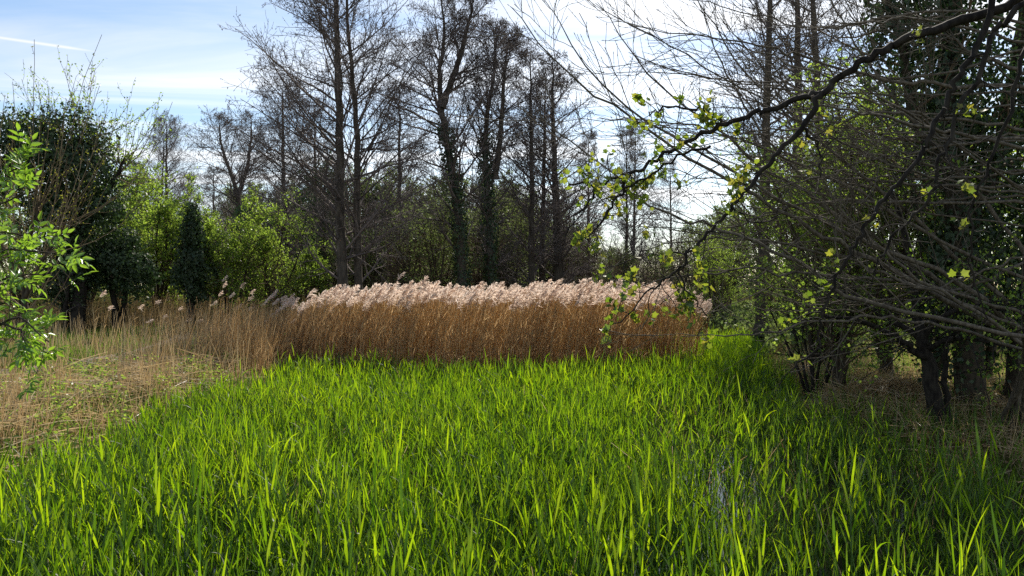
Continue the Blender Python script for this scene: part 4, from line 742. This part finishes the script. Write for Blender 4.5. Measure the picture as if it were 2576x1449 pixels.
# ------------------------------------------------------------------ near field maple: boughs with young leaves reaching in over the pond
def lobed_leaf(seed):
    r = np.random.default_rng(seed); ang = np.radians([-150, -118, -92, -62, -40, -18, 0, 18, 40, 62, 92, 118, 150]); rad_ = np.array([.30, .62, .48, .86, .56, .70, 1.0, .70, .56, .86, .48, .62, .30]) * r.uniform(.88, 1.1, 13)
    pts = np.stack([np.sin(ang) * rad_ * .5, np.cos(ang) * rad_ * .5 + .25, .10 * np.abs(np.sin(ang)) * rad_ - .06 * rad_ * r.random(13)], -1); v = np.concatenate([[[0, 0, 0]], pts]); m = MB()
    f = np.array([[0, i + 1, i] for i in range(1, 13)]); m.add(v, f, np.full(14, r.random())); return m
bb = np.array([4.9, 5.2, float(gz(4.9, 5.2)) - .05])
bb[0] = 5.7; bb[2] = float(gz(5.7, 5.2)) - .05
o = thing('maple_tree', bb, 'near field maple, dark knobbly boughs with tufts of young leaves reaching over the pond', 'tree'); r = np.random.default_rng(605)
tk = path_from([bb, bb + [-.05, 0, 1.4], bb + [-.15, .05, 2.6], bb + [-.1, .1, 4], bb + [.1, .1, 6]], 16, .015, r); m = MB(); m.tubes(tk[None], (.17 * (1 - .7 * np.linspace(0, 1, 16)))[None], 10); m.build('trunk', Mt['darkbark'], o, True)
DN = 5.4
M_ = [  # view-plane control points outwards, distance at start and end, butt and tip radius
 ([(2900, -60), (2700, -20), (2576, 5), (2432, 50), (2357, 70), (2277, 100), (2219, 130), (2157, 160), (2107, 200), (2067, 232), (2007, 250), (1932, 275), (1884, 291), (1824, 314), (1759, 339), (1696, 374), (1646, 401), (1601, 429), (1564, 446), (1509, 461), (1434, 466)], 5.2, 5.9, .037, .008),
 ([(2067, 232), (2042, 280), (2017, 322), (1959, 379), (1921, 426), (1874, 476), (1839, 522), (1795, 570), (1745, 624), (1710, 677), (1670, 702), (1632, 730), (1600, 765), (1548, 819)], 5.45, 5.6, .022, .004),
 ([(1509, 461), (1490, 490), (1444, 549), (1420, 597)], 5.85, 5.9, .012, .004),
 ([(1824, 314), (1794, 289), (1759, 281), (1704, 271), (1654, 274), (1633, 289)], 5.7, 5.8, .013, .005),
 ([(1564, 446), (1569, 474), (1542, 512), (1515, 557), (1495, 580), (1467, 604)], 5.82, 5.9, .014, .005),
 ([(1787, 367), (1707, 395), (1625, 447), (1567, 475)], 5.72, 5.83, .010, .007),
 ([(2017, 322), (2049, 355), (2065, 385), (2060, 440)], 5.5, 5.5, .012, .005),
 ([(2500, -40), (2457, 125), (2407, 185), (2382, 250), (2332, 357), (2322, 385), (2257, 462), (2214, 512), (2177, 562), (2152, 612), (2127, 662), (2094, 719), (2072, 774), (2060, 812), (2052, 874), (2002, 924)], 5.1, 5.2, .022, .006),
 ([(2600, -20), (2537, 50), (2489, 93), (2464, 187), (2414, 262), (2379, 357), (2357, 425), (2350, 482), (2307, 532), (2245, 592), (2207, 657), (2190, 690)], 4.9, 5.1, .021, .005),
 ([(2576, 120), (2530, 300), (2480, 420), (2440, 560), (2450, 700), (2480, 800)], 5.0, 5.2, .014, .004),
 ([(1839, 522), (1900, 560), (1960, 545)], 5.5, 5.45, .008, .003),
 ([(1745, 624), (1690, 640), (1600, 650), (1500, 690)], 5.55, 5.6, .007, .003),
 ([(1710, 677), (1725, 730), (1760, 770), (1790, 810)], 5.55, 5.5, .008, .003)]
LQ, LR = [], []
for cp, d0, d1, ra, rb in M_:
    k = len(cp); q = path_from([P(c[0], c[1], d0 + (d1 - d0) * i / (k - 1)) for i, c in enumerate(cp)], k * 4, .010, r); t = np.linspace(0, 1, len(q)); rad = (ra + (rb - ra) * t ** .8) * (1 + .10 * np.sin(np.arange(len(q)) * 2.1) * r.random(len(q)))
    if cp[0][1] <= 0 or cp[0][0] > 2570:
        j = 9 if cp[0][1] < 50 else 6; q = np.concatenate([path_from([tk[j], (tk[j] + q[0]) / 2 + [0, 0, .15], q[0]], 6, 0, r)[:-1], q]); rad = np.concatenate([np.full(5, ra * 1.1), rad])
    m = MB(); m.tubes(q[None], rad[None], 8); br = m.build('bough', Mt['darkbark'], o, True)
    spur = MB(); nn = max(4, int(len(q) * .55)); b1, r1 = grow(q[None], rad[None], nn, .25 if ra > .02 else .08, 1, R(55), R(18), lambda t: .10 + .14 * r.random(t.shape), 5, .03, .22, .5, .0025, r=r, rmax=.005); spur.tubes(b1, r1, 4)
    b2, r2 = grow(b1, r1, 2, .4, 1, R(45), R(15), lambda t: .07 + 0 * t, 3, .02, .2, .6, .0015, r=r, rmax=.003); spur.tubes(b2, r2, 3); spur.build('sprays', Mt['darkbark'], br)
    LQ.append(b1); LR.append(b2)
tips = np.concatenate([a[:, -1] for a in LQ] + [b[:, -1] for b in LR]); tips = tips[tips[:, 0] / tips[:, 1] < .68]
LB = [lobed_leaf(700 + i) for i in range(7)]; LV = [b_.mesh('leaf', Mt['maple']) for b_ in LB]
r.shuffle(tips); wgt = (tips[:, 0] / tips[:, 1] < .30) & (r.random(len(tips)) < .75) | (r.random(len(tips)) < .11); tips = np.concatenate([tips[wgt], tips[~wgt]]); cl_ = tips[:125]; c0 = 0
fl = MB()
for c in cl_:
    for j in range(int(r.integers(3, 7))):
        dd = Vector(r.normal(0, 1, 3) + [0, 0, .3]); qn = dd.to_track_quat('Y', 'Z') @ Quaternion((0, 1, 0), float(r.uniform(0, 6.28))); src = LB[int(r.integers(7))]
        fl.add(src.v[0] @ np.array(qn.to_matrix()).T * float(r.uniform(.04, .08)) + c + r.normal(0, .03, 3), src.f[0], float(r.random()))
tag(fl.build('foliage', Mt['maple'], o), kind='stuff')
for c in cl_:
    for j in range(int(r.integers(2, 5))):
        if c0 >= 300: break
        l = mesh_obj('leaf', LV[int(r.integers(7))], o); sz = float(r.uniform(.055, .092)); dd = Vector(r.normal(0, 1, 3) + [0, 0, .3]); qn = dd.to_track_quat('Y', 'Z') @ Quaternion((0, 1, 0), float(r.uniform(0, 6.28)))
        p = Vector(c) - Vector(bb) + Vector(r.normal(0, .022, 3)); l.matrix_basis = Matrix.LocRotScale(p, qn, Vector((sz, sz, sz))); c0 += 1

# ------------------------------------------------------------------ near elder at the western edge
def elder_leaf(seed):
    r = np.random.default_rng(seed); m = MB(); m.tubes(np.array([[[0, 0, 0], [0, .5, .02], [0, 1, -.05]]]), np.array([[.012, .010, .004]]), 3, np.array([.3]))
    for (b, a) in ((.35, 62), (.35, -62), (.68, 52), (.68, -52), (.98, 0)):
        a = math.radians(a + r.normal(0, 7)); d = np.array([math.sin(a), math.cos(a), -.12 + r.normal(0, .1)]); d /= np.linalg.norm(d); s = np.cross(d, [0, 0, 1.0]); s /= np.linalg.norm(s); up = np.cross(s, d); L_ = r.uniform(.52, .68); wd = L_ * .40
        c = np.array([0, b, 0]); tt = [0, .3, .65, 1]; ww = [.05, 1, .75, 0]; rows = []
        for t, ww_ in zip(tt, ww): ce = c + d * L_ * t + up * (-.10 * t * t); rows += [ce - s * wd * .5 * ww_ + up * .05 * ww_, ce - up * .02, ce + s * wd * .5 * ww_ + up * .05 * ww_]
        f = []
        for i in range(3): f += [[i * 3, i * 3 + 1, i * 3 + 4, i * 3 + 3], [i * 3 + 1, i * 3 + 2, i * 3 + 5, i * 3 + 4]]
        m.add(np.array(rows), np.array(f), np.full(12, r.random()))
    return m.mesh('leaf', Mt['elder'])
bb = np.array([-6.6, 9.0, float(gz(-6.6, 9.0)) - .05]); o = thing('elder_shrub', bb, 'near elder with fresh bright green leaflets at the western edge', 'shrub'); r = np.random.default_rng(606)
E_ = [([bb, bb + [.2, 0, .5], P(-60, 880, 8.3), P(40, 800, 8.0), P(120, 860, 7.8)], .02), ([bb, bb + [.1, 0, .8], P(-40, 820, 8.2), P(50, 830, 8.0), P(70, 880, 7.9)], .018), ([bb, bb + [.1, 0, 1.1], P(-80, 700, 8.6), P(20, 630, 8.4), P(140, 640, 8.2)], .022), ([bb, bb + [0, 0, 1.3], P(-100, 600, 8.7), P(-10, 520, 8.6), P(90, 480, 8.5)], .02), ([bb, bb + [-.05, .1, 1.5], P(-120, 560, 8.9), P(-40, 460, 8.8), P(60, 420, 8.7)], .02), ([bb, bb + [.1, .1, .9], P(-60, 760, 8.8), P(20, 700, 8.6), P(110, 690, 8.5)], .018), ([bb, bb + [.1, .1, .7], P(-60, 800, 8.9), P(10, 760, 8.8), P(40, 790, 8.7)], .016), ([bb, bb + [.1, .1, 1.2], P(-100, 640, 8.9), P(-20, 590, 8.8), P(60, 590, 8.7)], .018)]
LQ = []
for cp, rb in E_:
    q = path_from(cp, 18, .01, r); rad = rb * (1 - .8 * np.linspace(0, 1, 18)) + .003; m = MB(); m.tubes(q[None], rad[None], 6); br = m.build('branch', Mt['ivybark'], o, True)
    tw = MB(); b1, r1 = grow(q[None], rad[None], 9, .35, 1, R(50), R(15), lambda t: .38 + 0 * t, 6, .06, .14, .5, .003, r=r, rmax=.007); tw.tubes(b1, r1, 4); tw.build('sprays', Mt['ivybark'], br); LQ.append(b1)
EV = [elder_leaf(720 + i) for i in range(6)]; B1 = np.concatenate(LQ); c, T = pts_on(B1, 4, .25, 1, r); k = r.permutation(len(c))[:296]
for i in k:
    l = mesh_obj('leaf', EV[int(r.integers(6))], o); sz = float(r.uniform(.12, .20)); dd = Vector(unit(T[i] * .5 + r.normal(0, .7, 3) + [.1, 0, .15])); qn = dd.to_track_quat('Y', 'Z') @ Quaternion((0, 1, 0), float(r.normal(0, .7)))
    l.matrix_basis = Matrix.LocRotScale(Vector(c[i]) - Vector(bb), qn, Vector((sz, sz, sz)))

# ------------------------------------------------------------------ far wood closing the horizon
fm = MB(); n = 42000; th = rng.uniform(-1.15, 1.15, n); rr = rng.uniform(95, 150, n); x = rr * np.sin(th); y = rr * np.cos(th)
ht = (5.0 + 2.2 * wob(th * 14, rr * .02, 1.0) + 1.2 * wob(th * 50, rr * .05, 1)) * (1 - .45 * np.exp(-((th - .17) / .05) ** 2)); z = .8 + ht * rng.random(n) ** .8
fm.leaves(np.stack([x, y, z], -1), unit(rng.normal(size=(n, 3)) + [0, 0, .6]), rng.normal(size=(n, 3)), rng.uniform(.4, 1.0, n), rng.uniform(.10, .40, n), rng.random(n))
tag(fm.build('woodland', Mt['dull']), 'distant low belt of woodland along the horizon', 'woodland', kind='stuff')
